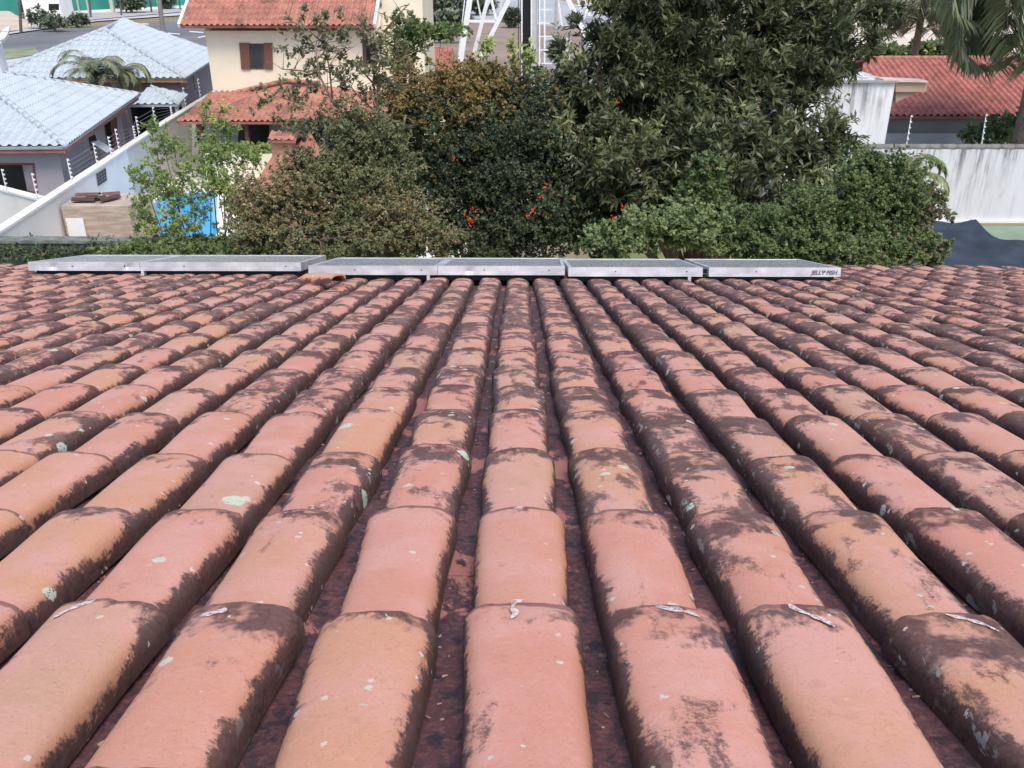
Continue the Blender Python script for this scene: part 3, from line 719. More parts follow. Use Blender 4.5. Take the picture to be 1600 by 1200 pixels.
shm = Mat('shutter_wood', .6, .3); Ps = shm.pos(); wv = shm.N.new('ShaderNodeTexWave'); wv.bands_direction = 'Z'; wv.inputs['Scale'].default_value = 9; shm.set(wv.inputs['Vector'], Ps); shm.color(shm.mix(wv.outputs[1], (.12,.055,.04), (.20,.10,.075)))
fy([(373.5, 67), (389, 67), (391, 108.5), (377, 108.5)], HY-.07, 'shutter', shm.m, wd); fy([(412, 67), (425, 67), (426, 108.5), (413.5, 108.5)], HY-.07, 'shutter', shm.m, wd)
w2 = fy([(566, 62), (590, 62), (590, 100), (567, 100)], HY-.03, 'window', simple('window_frame_dark2', (.10,.06,.05), .6), hc); fy([(572, 65), (586, 65), (586, 98), (573, 98)], HY-.045, 'pane', M['dark_open'], w2, .02)
# porch
pr = hc
q0, q1 = PY(278, 190, 34.2), PY(640, 190, 34.2); q0.z = q1.z
t0, t1, t2 = PY(333, 153, HY-.02), PY(447, 126, HY-.02), PY(500, 130, HY-.02); 
q3 = PY(640, 160, HY-.02)
roof_plane([q0, q1, q3, t2, t1, t0], 0, M['red_roof'], 'porch_roof', hc, pitch=.22, amp=.055)
mb = MB(); ridge(mb, q0, t0, .09); ridge(mb, t0, t1, .1); ridge(mb, t1, t2, .1); mb.build('ridge_caps', M['red_roof'], hc, True)
fy([(300, 192), (640, 192), (640, 260), (300, 260)], 36.6, 'porch_wall', simple('porch_wall_grey', (.33,.33,.35), .8, .1, 1), hc, .1)
q = fy([(372, 196), (420, 196), (420, 236), (372, 236)], 36.5, 'porch_opening', M['dark_open'], hc)
fy([(343, 194), (357, 194), (357, 215), (345, 215)], 36.5, 'window', simple('blue_window', (.07,.14,.30), .4), hc)
fy([(306, 192), (318, 192), (318, 222), (308, 222)], 36.5, 'window', M['dark_open'], hc)
for x in (312, 384, 520): mb = MB(); a = PY(x, 193, 34.6); mb.bar(zc(a, .1), a, .14); mb.build('porch_post', M['brown_wood'], hc)
# chimney and barbecue roof
ch = empty('brick_chimney', zc(PY(438, 265, 31), 0), 'pinkish brick chimney with a small red tiled cap', 'chimney')
a, b = PY(423, 222, 31), PY(455, 222, 31); mb = MB(); mb.prism([zc(a,.5), zc(b,.5), zc(b+Vector((0,.6,0)),.5), zc(a+Vector((0,.6,0)),.5)], (0,0,a.z-.5)); mb.build('stack', M['brick'], ch)
mb = MB(); mb.box((a+b)/2+Vector((.08,.25,.05)), .5, .4, .12); mb.build('flue', M['black'], ch)
c0_, c1_ = PY(418, 219, 30.75), PY(461, 219, 30.75); c2_, c3_ = c1_+Vector((0,.55,.20)), c0_+Vector((0,.55,.20))
roof_plane([c0_, c1_, c2_, c3_], 0, M['red_roof'], 'cap', ch, pitch=.22, gauge=.3); roof_plane([c1_+Vector((0,1.1,0)), c0_+Vector((0,1.1,0)), c3_, c2_], 0, M['red_roof'], 'cap', ch, pitch=.22, gauge=.3)
br = empty('barbecue_shelter', zc(PY(450, 285, 30), 0), 'low red tiled shelter roof around the brick chimney, half hidden by shrubs', 'shelter')
s0, s1 = PY(395, 290, 29.4), PY(530, 290, 29.4); s2, s3 = PY(490, 240, 32.4), PY(440, 252, 31.4)
s2.z = s3.z = s0.z + 1.0
roof_plane([s0, s1, s2, s3], 0, M['red_roof'], 'roof', br, pitch=.22)
mb = MB(); mb.prism([zc(s0+Vector((.3,.3,0)),0), zc(s1+Vector((-.3,.3,0)),0), zc(s1+Vector((-.3,2.4,0)),0), zc(s0+Vector((.9,2.4,0)),0)], (0,0,s0.z-.06)); mb.build('wall', M['cream'], br)
# red roof right of cream house
rr = empty('red_roofed_annex', zc(PY(665, 120, 46), 0), 'faded pinkish red tiled roof annex between the cream house and the tower', 'house')
a, b = PY(606, 165, 42), PY(735, 165, 42); c, d_ = PY(706, 74, 47), PY(628, 74, 47); b.z = a.z; c.z = d_.z
roof_plane([a, b, c, d_], 0, M['red_roof2'], 'roof', rr, pitch=.24)
mb = MB(); mb.prism([zc(a+Vector((.3,.3,0)),0), zc(b+Vector((-.3,.3,0)),0), zc(c+Vector((-.3,-.3,0)),0), zc(d_+Vector((.3,-.3,0)),0)], (0,0,a.z-.06)); mb.build('wall', M['cream'], rr)

# ---- right hand side
RY = 29.3
zw = PY(1500, 231, RY).z
rw = wall_run('boundary_wall', [PY(1330, 231, RY), PY(2050, 231, RY)], 0, zw, .18, M['stain_wall'], 'long rain streaked white wall with tile coping on the right', None)
mb = MB(); x = PY(1330, 231, RY).x
while x < PY(2050, 231, RY).x:
    mb.tube([(x, RY, zw+.02), (x+.50, RY, zw+.02)], [.10, .115], 8); x += .47
mb.build('coping', simple('grey_coping', (.20,.20,.19), .9, .25, 4), rw, True)
mb = MB(); mb.prism([PY(1440, 345, RY-.2), PY(2050, 345, RY-.2), zc(PY(2050, 345, RY-.2),0), zc(PY(1440, 345, RY-.2),0)], (0,.1,0)); mb.build('plinth', M['white_metal'], rw)
tb = empty('white_building', zc(PY(1350, 200, 30), 0), 'tall white wall block with black rain stains beside the big tree', 'building')
a, b = PY(1240, 129, 30.2), PY(1399, 129, 30.2); mb = MB(); mb.prism([zc(a,0), zc(b,0), zc(b+Vector((0,3,0)),0), zc(a+Vector((0,3,0)),0)], (0,0,a.z)); mb.build('wall', M['stain_wall_b'], tb)
mb = MB(); mb.prism([a+Vector((0,-.1,0)), b+Vector((.06,-.1,0)), b+Vector((.06,.3,0)), a+Vector((0,.3,0))], (0,0,.05)); mb.build('parapet_cap', M['gray'], tb)
cl = simple('beige_cladding', (.40,.27,.21), .7, .08, 1)
mb = MB(); mb.prism([PY(x, y, 30.5) for x, y in ((1399.5, 145), (1437, 143), (1399.5, 160))], (0,2,0)); mb.build('gable_soffit', cl, tb)
mb = MB(); mb.prism([PY(x, y, 30.4) for x, y in ((1399.5, 129), (1450, 129), (1447, 143.5), (1399.5, 144))], (0,.5,0)); mb.build('eave_box', simple('beige_cladding_b', (.47,.33,.26), .7, .08, 1), tb)
mb = MB(); mb.prism([PY(x, y, 30.3) for x, y in ((1380, 124), (1450, 126.5), (1450, 129), (1380, 128))], (0,.7,0)); mb.build('eave_trim', simple('beige_trim', (.6,.5,.42), .7), tb)
rh = empty('red_roofed_house', zc(PY(1480, 180, 36), 0), 'grey house with bright red tiled roof behind the right wall', 'house')
a, b = PY(1335, 181, 35.6), PY(1760, 181, 35.6); c, d_ = PY(1720, 91, 41), PY(1350, 91, 41); b.z = a.z; c.z = d_.z
roof_plane([a, b, c, d_], 0, M['red_roof2'], 'roof', rh, pitch=.26, amp=.07)
roof_plane([b+Vector((0,11,0)), a+Vector((0,11,0)), d_, c], 0, M['red_roof2'], 'roof', rh, pitch=.5)
mb = MB(); ridge(mb, d_, c, .12); mb.build('ridge_caps', M['red_roof2'], rh, True)
mb = MB(); mb.prism([(a.x+.3,36.2,0), (b.x-.3,36.2,0), (b.x-.3,46,0), (a.x+.3,46,0)], (0,0,a.z-.02)); mb.build('wall', simple('grey_house_wall', (.27,.26,.26), .85, .08, 1), rh)
mb = MB(); z_ = PY(1450, 207, 36.1).z; mb.prism([(a.x,35.9,0), (b.x,35.9,0), (b.x,36.19,0), (a.x,36.19,0)], (0,0,z_)); mb.build('plinth', simple('pale_plinth', (.42,.43,.45), .85, .06, 1), rh)
e2 = empty('electric_fence', zc(PY(1420, 228, RY), zw), 'two thin white electric fence posts on the right hand wall', 'electric fence')
for x, yb, yt in ((1416, 229, 180), (1533, 229, 178)):
    a = PY(x, yb, RY); b = PY(x+8, yt, RY); mb = MB(); mb.bar(a, b, .025)
    for i in range(5): mb.box(a+(b-a)*(.25+.18*i)+Vector((0,-.04,0)), .05, .05, .035)
    mb.build('post', M['white_metal'], e2)
# shade cloth canopy
cz = 2.3
sc = empty('shade_canopy', zc(PZ(1540, 390, cz), 0), 'dark blue shade cloth canopy sagging beyond the right roof edge', 'canopy')
xl, xr = PZ(1440, 400, cz).x, PZ(1900, 400, cz).x
def cloth_top(x, px):
    return 346.5 if px < 1524 else 346.5 + 33*(1-math.exp(-(px-1524)/28.0))
vs = []; fs = []; nx, ny = 60, 16
for i in range(nx+1):
    px = 1440 + (1900-1440)*i/nx; yt = cloth_top(0, px); far = PZ(px, yt, cz); near = PZ(px, 430, cz)
    for j in range(ny+1):
        k = j/ny; p = far*(1-k)+near*k; ridge_ = .035*math.exp(-((px-(1524+40*k*2.2))/16)**2)
        vs.append(p + Vector((0,0, -.12*math.sin(k*math.pi) + ridge_ + .03*math.sin(i*.7+j*.5))))
for i in range(nx):
    for j in range(ny): a = i*(ny+1)+j; fs.append((a, a+1, a+ny+2, a+ny+1))
mb = MB(); mb.add(vs, fs); mb.add([v-Vector((0,0,.01)) for v in vs], [f[::-1] for f in fs]); mb.build('cloth', M['cloth'], sc, True)
for px, py in ((1476, 350), (1476, 425), (1524, 349), (1850, 420)):
    a = PZ(px, py, cz-.15); mb = MB(); mb.tube([zc(a, 0), a], .04); mb.build('post', M['gray'], sc)
gs = [PZ(x, y, .6) for x, y in ((1440, 353), (1900, 353), (1900, 420), (1440, 420))]
mb = MB(); mb.prism(gs, (0,0,-.58)); tag(mb.build('covered_tank', M['pale_green']), 'pale green flat topped tank behind the dark shade canopy', 'tank')

# ---- mossy wall behind the eave at left
mY = 17.0; mz = PY(100, 371, mY).z
mw_ = wall_run('mossy_wall', [PY(-500, 371, mY), PY(620, 376, mY)], 0, mz-.08, .22, M['moss_wall'], 'low dark mossy wall just beyond the left roof edge', simple('mossy_coping', (.17,.18,.16), .9, .35, 5))
gn = PY(345, 376, 16.2); gn2 = PY(455, 376, 16.2)
mb = MB(); mb.prism([gn, gn2, zc(gn2,0), zc(gn,0)], (0,.02,0)); tag(mb.build('green_mesh_screen', simple('green_mesh', (.05,.13,.075), .8, .15, 3)), 'green mesh screen at the foot of the shrubs behind the left collectors', 'screen')

# ================================================================== street background
fY = 148
def gz(px, py): return PZ(px, py, 0)
tf = empty('teal_fence', gz(200, 20), 'long teal green fence panels with pale posts across the street', 'fence')
fa, fb = gz(96, 24), gz(330, 11); fo_ = Vector((0,0,3.2))
mb = MB(); mb.prism([fa, fb, fb+fo_, fa+fo_], (0,.1,0)); mb.build('panel', M['teal'], tf)
mb = MB(); mb.prism([fa+Vector((0,-.15,0)), fb+Vector((0,-.15,0)), fb+Vector((0,-.15,.5)), fa+Vector((0,-.15,.5))], (0,.3,0)); mb.build('plinth', M['white_wall'], tf)
for px in (122, 135, 170, 243): k = (px-96)/234; p_ = fa*(1-k)+fb*k; mb = MB(); mb.bar(p_+Vector((0,-.2,0)), p_+Vector((0,-.2,3.4)), .5 if px in (170, 243) else .2); mb.build('post', M['beige'], tf)
tf2 = empty('teal_fence', gz(0, 24), 'short teal fence panel at the top left corner of the street', 'fence')
a, b = gz(-120, 30), gz(32, 26); mb = MB(); mb.prism([a, b, b+fo_, a+fo_], (0,.1,0)); mb.build('panel', M['teal'], tf2)
a = gz(8, 25); mb = MB(); mb.bar(a+Vector((0,-.3,0)), a+Vector((0,-.3,3.4)), .5); mb.build('post', M['beige'], tf2)
gb = empty('gatehouse', gz(75, 28), 'small white gatehouse with dark window across the street', 'gatehouse')
a, b = gz(40, 30), gz(97, 27); mb = MB(); mb.prism([a, b, b+Vector((0,4,0)), a+Vector((0,4,0))], (0,0,3.6)); mb.build('wall', M['white_wall'], gb)
k0, k1 = PY(76, 6, a.y-.8), PY(92, 6, a.y-.8); k2, k3 = PY(92, 16, a.y-.8), PY(76, 16, a.y-.8); mb = MB(); mb.prism([k0, k1, k2, k3], (0,.05,0)); mb.build('window', M['dark_open'], gb)
mnd = MB(); base = [gz(-60, 52), gz(62, 48), gz(40, 30), gz(-60, 34)]; tp_ = [gz(-60, 40)+Vector((0,0,1.6)), gz(20, 36)+Vector((0,0,1.4)), gz(14, 32)+Vector((0,0,1.2)), gz(-60, 34)+Vector((0,0,1.2))]
mnd.add(base+tp_, [(0,1,5,4), (1,2,6,5), (2,3,7,6), (4,5,6,7), (3,0,4,7)]); tag(mnd.build('earth_bank', simple('pale_earth', (.50,.43,.35), .95, .1, .3)), kind='structure')
for i, (px, py, top, wd_, lab) in enumerate([(33, 52, -10, .28, 'slim dark pole at the kerb in front of the gatehouse'), (142, 28, -10, .25, 'slim dark pole in front of the teal fence beside the two pale posts'), (190, 25, -6, .22, 'dark post on the pavement left of the rounded street tree'),
        (237, 20, -6, .22, 'dark post on the pavement just left of the leaning pole'), (282, 16, -6, .22, 'dark post on the pavement next to the cream house roof')]):
    a = gz(px, py); dd = (a-CAM); b = PY(px-3, top, a.y); mb = MB(); mb.tube([a, b], [wd_*.6, wd_*.5]); 
    rt = mb.build('street_post', M['dark_gray']); tag(rt, lab, 'post', 'posts along the street')
a = gz(255, 50); b = PY(245, -30, a.y); mb = MB(); mb.tube([a, b], [.28, .2], 10); tag(mb.build('utility_pole', simple('pole_grey', (.22,.20,.19), .9, .15, 1)), 'leaning grey utility pole in the street beyond the white roof', 'pole')

# ================================================================== tower
TY = 64.0
tw_ = empty('lattice_tower', zc(PY(800, 100, TY), 0), 'white lattice steel communication tower with black cable duct behind the trees', 'tower')
def member(name, a, b, Ya, Yb, w, mat=None):
    p, q = PY(*a, Ya), PY(*b, Yb); d = (q-p)
    mb = MB(); mb.bar(p, q, w); return mb.build(name, mat or M['white_metal'], tw_)
def ext(a, b, k0, k1):   # extend along the pixel line
    return (a[0]+(b[0]-a[0])*k0, a[1]+(b[1]-a[1])*k0), (a[0]+(b[0]-a[0])*k1, a[1]+(b[1]-a[1])*k1)
for a, b, Y, w in [((734, 0), (719, 100), 60, .34), ((726, 0), (715, 100), 60, .06), ((888, 0), (932, 90), 60, .30), ((762, 0), (736, 102), 66, .26), ((912, 0), (950, 100), 66, .22)]:
    p, q = ext(a, b, -1.2, 1.7); member('leg', p, q, Y, Y, w)
for a, b, Y, w in [((795, 0), (745, 100), 60, .26), ((768, 0), (776, 32), 60, .16), ((746, 0), (752, 30), 64, .10), ((784, 0), (780, 32), 64, .12), ((729, 33), (778, 33), 60, .16), ((752, 30), (766, 0), 64, .12),
                   ((872, 0), (878, 40), 64, .14), ((903, 0), (912, 30), 64, .14), ((922, 0), (912, 30), 60, .12), ((921, 0), (929, 24), 64, .10), ((928, 0), (936, 26), 60, .14), ((940, 0), (938, 30), 64, .12)]:
    member('brace', a, b, Y, Y, w)
member('cable_duct', (822.5, -120), (822.5, 190), 61, 61, .58, M['black'])
for x, w in ((810, .05), (813, .04)): member('cable', (x, -100), (x, 190), 61.5, 61.5, w, M['black'])
member('cable_tray', (815.5, -100), (815.5, 190), 60.6, 60.6, .08); member('cable_tray', (830.5, -100), (830.5, 190), 60.6, 60.6, .10)
member('pipe', (836, -100), (836, 190), 60.8, 60.8, .26, simple('pale_steel', (.55,.56,.56), .5, .1)); member('pipe', (842.5, -100), (842.5, 190), 61.2, 61.2, .14, M['gray'])
ld = MB()
for x in (843, 851): ld.bar(PY(x, -100, 60.4), PY(x, 120, 60.4), .10)
for y in range(-90, 120, 21): ld.bar(PY(841, y, 60.4), PY(862, y, 60.4), .07)
ld.build('ladder', M['white_metal'], tw_)
member('pipe', (872, -100), (866, 130), 62, 62, .20, simple('galvanised', (.45,.46,.47), .5, .1))
cab = empty('equipment_cabinet', gz(875, 105), 'pale equipment cabinet and grille at the foot of the tower', 'cabinet')
mb = MB(); a, b = PY(852, 62, 63), PY(893, 62, 63); mb.prism([zc(a,0), zc(b,0), zc(b+Vector((0,1.5,0)),0), zc(a+Vector((0,1.5,0)),0)], (0,0,a.z)); mb.build('body', simple('pale_cabinet', (.55,.54,.56), .7, .1, .8), cab)
cb2 = empty('equipment_cabinet', gz(930, 110), 'grey boxy shed seen through the gap in the big tree near the tower leg', 'shed')
mb = MB(); a, b = PY(912, 28, 63), PY(942, 28, 63); mb.prism([zc(a,0), zc(b,0), zc(b+Vector((0,2,0)),0), zc(a+Vector((0,2,0)),0)], (0,0,a.z)); mb.build('body', simple('bluish_grey_shed', (.32,.33,.38), .7, .1, .8), cb2)

# ================================================================== VEGETATION
def leaf_mat(name, cols, rough=.5, trans=.25):
    m = Mat(name, rough, .35); rn = m.attr('leafc'); P = m.pos()
    c = m.mix(m.step(rn[0], .0, .6), cols[0], cols[1]); c = m.mix(m.step(rn[1], .70, .95), c, cols[2])
    if len(cols) > 3: c = m.mix(m.step(rn[2], .35, .65), c, cols[3])
    m.color(c)
    tr = m.N.new('ShaderNodeBsdfTranslucent'); m.set(tr.inputs[0], c); mx = m.N.new('ShaderNodeMixShader'); mx.inputs[0].default_value = trans
    out = m.N['Material Output']; m.t.links.new(m.p.outputs[0], mx.inputs[1]); m.t.links.new(tr.outputs[0], mx.inputs[2]); m.t.links.new(mx.outputs[0], out.inputs[0])
    return m.m
LM = {
 'mango': leaf_mat('dark_long_leaves', [(.034,.046,.022), (.120,.140,.068), (.30,.33,.15)], .38, .25),
 'olive': leaf_mat('olive_small_leaves', [(.075,.095,.045), (.19,.21,.10), (.25,.25,.12), (.31,.235,.12)], .6, .25),
 'dark': leaf_mat('dark_green_leaves', [(.024,.040,.022), (.080,.105,.055), (.14,.17,.07), (.27,.20,.07)], .55, .22),
 'fresh': leaf_mat('fresh_green_leaves', [(.14,.21,.06), (.27,.36,.12), (.42,.50,.18)], .5, .35),
 'bush': leaf_mat('bright_bush_leaves', [(.06,.095,.032), (.15,.20,.075), (.27,.33,.12), (.24,.20,.13)], .5, .3),
 'sparse': leaf_mat('grey_green_leaves', [(.10,.11,.06), (.19,.19,.10), (.27,.25,.14)], .6, .25),
 'bright': leaf_mat('light_bush_leaves', [(.09,.14,.045), (.21,.27,.11), (.32,.38,.16)], .5, .3),
 'far': leaf_mat('far_tree_leaves', [(.07,.09,.06), (.15,.18,.12), (.21,.23,.14)], .8, .2),
 'palm': leaf_mat('palm_leaves', [(.05,.085,.04), (.10,.14,.06), (.22,.22,.09)], .5, .25),
 'palm_far': leaf_mat('blue_green_palm_leaves', [(.13,.16,.10), (.27,.31,.19), (.42,.40,.21)], .5, .25),
 'flower_or_fleck': simple('orange_red_flower', (.75,.07,.02), .5),
}
def leaf_mesh(name, C, D, Nn, Ln, Wd, col, mat, parent, fold=False):
    """C base points, D direction, Nn side vector, Ln lengths, Wd half widths"""
    n = len(C); D = D/np.linalg.norm(D, axis=1, keepdims=True)
    Sv = np.cross(D, Nn); Sv /= (np.linalg.norm(Sv, axis=1, keepdims=True)+1e-9); Up = np.cross(Sv, D)
    L = Ln[:, None]; W = Wd[:, None]
    a = C; b = C + D*L*.45 + Sv*W + Up*L*.04; c = C + D*L - Up*L*.12; d = C + D*L*.45 - Sv*W + Up*L*.04
    V = np.stack([a, b, c, d], 1).reshape(-1, 3)
    me = bpy.data.meshes.new(name); me.vertices.add(4*n); me.vertices.foreach_set('co', V.astype(np.float32).ravel())
    me.loops.add(4*n); me.loops.foreach_set('vertex_index', np.arange(4*n, dtype=np.int32)); me.polygons.add(n)
    me.polygons.foreach_set('loop_start', np.arange(0, 4*n, 4, dtype=np.int32)); me.materials.append(mat)
    me.update(calc_edges=True)
    ca = me.color_attributes.new('leafc', 'FLOAT_COLOR', 'POINT'); cc = np.ones((n, 4)); cc[:, :3] = col
    ca.data.foreach_set('color', np.repeat(cc, 4, axis=0).astype(np.float32).ravel())
    o = bpy.data.objects.new(name, me); COL.objects.link(o); 
    if parent: o.parent = parent
    return o
def unit(n):
    v = nr.normal(size=(n, 3)); return v/np.linalg.norm(v, axis=1, keepdims=True)
def blobs_world(bl):
    out = []
    for (px, py, rx, ry, Y, *rest) in bl:
        c = PY(px, py, Y); dep = (c-CAM).dot(_rot @ Vector((0,0,-1)))
        out.append((np.array(c), rx*dep/1400, ry*dep/1400, rest[0] if rest else 0))
    return out
def crown(root, bl, n_tips, leaf, mat, per=7, spread=1.0, autumn=0, shell=.55, depthk=.8, gappy=.0, name='crown', new=.04, droop=0, ratio=.28, clump=0, cr_=.10, sprigs=0):
    """leaf tufts through the volume of lumpy ellipsoids"""
    B = blobs_world(bl); wts = np.array([b[1]*b[2] for b in B]); wts = wts/wts.sum(); off = np.array(root.location)
    Cs, Ds, Ls, Ws, Cl = [], [], [], [], []
    for (c, rx, ry, aut), w in zip(B, wts):
        n = int(n_tips*w); 
        if n < 1: continue
        u = unit(n); rad = 1-(1-shell)*nr.random(n)**1.6
        # lumpy outline
        ph = nr.random(6)*6.28
        lump = 1 + .13*np.sin(u[:,0]*7+ph[0])*np.sin(u[:,2]*6+ph[1]) + .10*np.sin(u[:,1]*11+ph[2]+u[:,2]*9) + .08*nr.normal(size=n)
        tipc = c + u*np.array([rx, rx*depthk, ry])*(rad*lump)[:, None]
        if clump:
            g = np.floor(nr.random(n)*max(3, n//clump)).astype(int); cc_ = tipc[g]; tipc = cc_ + nr.normal(size=(n, 3))*min(rx, ry)*cr_; u = (tipc-c); u /= np.linalg.norm(u, axis=1, keepdims=True)+1e-6
        lum = nr.random(n); isnew = (nr.random(n) < new).astype(float)
        if clump: lum = .55*lum[g] + .45*lum; isnew = isnew[g]
        au = np.clip((aut + .22*nr.normal(size=n) + autumn*(u[:,2]+.2)), 0, 1)
        for k in range(per):
            d = u*.55 + unit(n)*spread + np.array([0,0,.30-droop])
            Cs.append(tipc + unit(n)*leaf*.15); Ds.append(d); Ls.append(leaf*(.65+.6*nr.random(n))); Ws.append(Ls[-1]*ratio*(.8+.4*nr.random(n)))
            Cl.append(np.stack([np.clip(lum*.8+.2*nr.random(n),0,1), np.where(isnew > 0, 1.0, nr.random(n)*.78), au], 1))
    for (c, rx, ry, aut), w in zip(B, wts):
        ns_ = sprigs
        if ns_ < 1: continue
        u = unit(ns_); u[:, 2] = np.abs(u[:, 2])*.9+.05; u /= np.linalg.norm(u, axis=1, keepdims=True)
        base = c + u*np.array([rx, rx*depthk, ry])*.92; dr = u + unit(ns_)*.35 + np.array([0,0,.25]); dr /= np.linalg.norm(dr, axis=1, keepdims=True)
        ln = min(rx, ry)*(.15+.40*nr.random(ns_)); steps = max(4, int(min(rx, ry)*.4/(leaf*.45)))
        for k in range(steps):
            p = base + dr*(ln*k/steps)[:, None]
            for _ in range(2):
                Cs.append(p); Ds.append(dr*.5 + unit(ns_)*.8); Ls.append(leaf*(.6+.5*nr.random(ns_))); Ws.append(Ls[-1]*ratio*.9)
                Cl.append(np.stack([.45+.55*nr.random(ns_), nr.random(ns_)*.88, np.clip(aut+.2*nr.normal(size=ns_), 0, 1)], 1))
    C = np.concatenate(Cs)-off; D = np.concatenate(Ds); L = np.concatenate(Ls); W = np.concatenate(Ws); Cl = np.concatenate(Cl)
    Nn = unit(len(C))*.6 + np.array([0,-.3,1.0])
    return leaf_mesh(name, C, D, Nn, L, W, Cl, mat, root)
def grow(root, base, bl, mat, r0=.12, name='trunk', forks=2, seed=1):
    rg = random.Random(seed); mb = MB(); B = blobs_world(bl); base = Vector(base)
    top = sum((Vector(b[0]) for b in B), Vector())/len(B); fork = base + (top-base)*.35; fork.x += rg.uniform(-.2,.2)
    mb.tube([base, base+(fork-base)*.5+Vector((rg.uniform(-.1,.1),0,0)), fork], [r0, r0*.85, r0*.7], 9)
    for b in B:
        c = Vector(b[0]); m = fork + (c-fork)*.5 + Vector((rg.uniform(-.2,.2), rg.uniform(-.2,.2), rg.uniform(0,.3)))
        mb.tube([fork, m, c], [r0*.5, r0*.33, r0*.16], 6)
        for _ in range(forks*2):
            v = Vector((rg.uniform(-1,1), rg.uniform(-1,1), rg.uniform(-.3,1))).normalized()
            e_ = c + Vector((v.x*b[1], v.y*b[1]*.8, v.z*b[2]))*.8
            mb.tube([c, (c+e_)/2+Vector((0,0,.05)), e_], [r0*.15, r0*.09, r0*.035], 4)
    return mb.build(name, mat, root, True)
def plant(name, cat, label, px, Y, bl, n, leaf, lm, bark='bark', r0=.1, group=None, trunk=True, seed=1, **kw):
    p = PY(px, 300, Y); root = empty(name, (p.x, Y, 0), label, cat, group)
    if trunk: grow(root, (p.x, Y, 0), bl, M[bark], r0, seed=seed)
    crown(root, bl, n, leaf, LM[lm], **kw)
    return root

# big dark tree (long leaves)
big = [(1040, 120, 130, 95, 17.2), (1160, 60, 130, 90, 17), (1290, 40, 105, 70, 17), (930, 120, 75, 75, 16.6), (1185, 180, 122, 105, 16.2), (1010, 250, 130, 100, 15.8), (1250, 255, 78, 76, 15.4), (1140, 290, 150, 95, 15), (905, 210, 60, 60, 16), (1280, 115, 38, 60, 16.6), (925, 330, 80, 80, 16), (1020, 45, 70, 60, 17.5), (1080, -30, 200, 60, 17.5), (1300, 340, 80, 60, 14.6)]
bt_ = plant('broad_tree', 'tree', 'largest tree, dark with long drooping leaves and a few red flowers, centre right', 1120, 16.2, big, 11000, .175, 'mango', r0=.22, per=8, spread=.8, shell=.45, new=.05, clump=14, cr_=.10, sprigs=22, ratio=.15, droop=.1, seed=3)
def flowers(root, pix, Y, r, name='flower_or_fleck'):
    rg = random.Random(len(pix))
    for (px, py) in pix:
        c = PY(px, py, Y+rg.uniform(-.1, .1)); mb = MB()
        for i in range(7):
            q = c + Vector((rg.uniform(-1,1), rg.uniform(-.5,.5), rg.uniform(-1.3,1.3)))*r*.7
            d_ = Vector((rg.uniform(-1,1), rg.uniform(-.8,.2), rg.uniform(-1,1))).normalized(); s_ = d_.cross(Vector((0,-1,.3))).normalized()
            mb.add([q, q+d_*r*.4+s_*r*.16, q+d_*r*.8, q+d_*r*.4-s_*r*.16], [(0,1,2,3)])
        mb.build(name, LM['flower_or_fleck'], root)
flowers(bt_, [(965, 157)], 14.9, .04)
# centre tree with rusty top
mid = [(705, 138, 88, 40, 16.2, .72), (640, 158, 45, 50, 16.1, .65), (775, 145, 62, 42, 16.2, .5), (700, 165, 95, 30, 15.7, .65), (830, 180, 60, 60, 16, .15), (690, 220, 90, 70, 15.7, .08), (800, 260, 95, 85, 15.4, .0), (700, 310, 85, 75, 15.2, .05), (840, 350, 85, 60, 15, .02), (760, 370, 80, 40, 14.8, .1)]
ct = plant('rusty_topped_tree', 'tree', 'dense dark green tree with rusty orange-brown top in front of the tower', 740, 15.6, mid, 15000, .060, 'dark', r0=.14, per=8, spread=1.0, clump=14, cr_=.13, sprigs=45, shell=.35, new=.02, ratio=.34, autumn=.12, seed=5)
flowers(ct, [(733, 340), (727, 331), (742, 328), (735, 349), (852, 288), (845, 306), (826, 338), (832, 329), (710, 246), (958, 340), (974, 322), (978, 334)], 13.7, .045)  # red flecks stand for objects glimpsed behind the tree, drawn like blossoms
# olive brown shrubs left of centre
sh = [(440, 330, 75, 62, 13.2, .65), (540, 330, 85, 70, 13.4, .25), (620, 350, 70, 52, 13.2, .5), (510, 280, 75, 48, 13.8, .35), (590, 270, 60, 60, 14, .12), (400, 365, 50, 32, 13, .4), (660, 375, 60, 30, 12.8, .4), (500, 375, 120, 28, 12.6, .2), (570, 215, 55, 40, 14, .05), (540, 258, 42, 26, 13.9, .35), (480, 262, 22, 16, 13.8, .5)]
plant('olive_shrub', 'shrub', 'olive and rust coloured fine-leaved shrub in front of the brick chimney', 530, 13.4, sh, 15000, .044, 'olive', r0=.07, per=8, clump=18, cr_=.13, sprigs=45, shell=.35, ratio=.38, seed=7, new=.03)
# sparse tree
spx = PY(613, 290, 14.4)
st = empty('sparse_tree', (spx.x, 14.4, 0), 'sparse thin-branched tree with small grey-green leaves against the cream house', 'tree')
paths = [[(617, 420), (618, 330), (612, 240)], [(612, 240), (585, 205), (545, 188), (520, 160), (500, 120), (492, 70)], [(612, 240), (592, 180), (583, 130), (590, 80), (600, 50)], [(612, 240), (628, 205), (634, 180)],
         [(545, 188), (520, 192), (480, 165), (430, 150)], [(520, 160), (515, 110), (508, 70), (510, 30)], [(583, 130), (560, 105), (520, 80), (455, 60)], [(592, 180), (560, 150), (540, 125)], [(590, 80), (570, 55), (560, 20)], [(600, 50), (625, 20), (640, 5)], [(508, 70), (480, 45), (450, 30)],
         [(590, 80), (620, 95), (650, 80)], [(500, 120), (470, 110), (440, 108)], [(583, 130), (610, 120), (640, 122)]]
mb = MB()
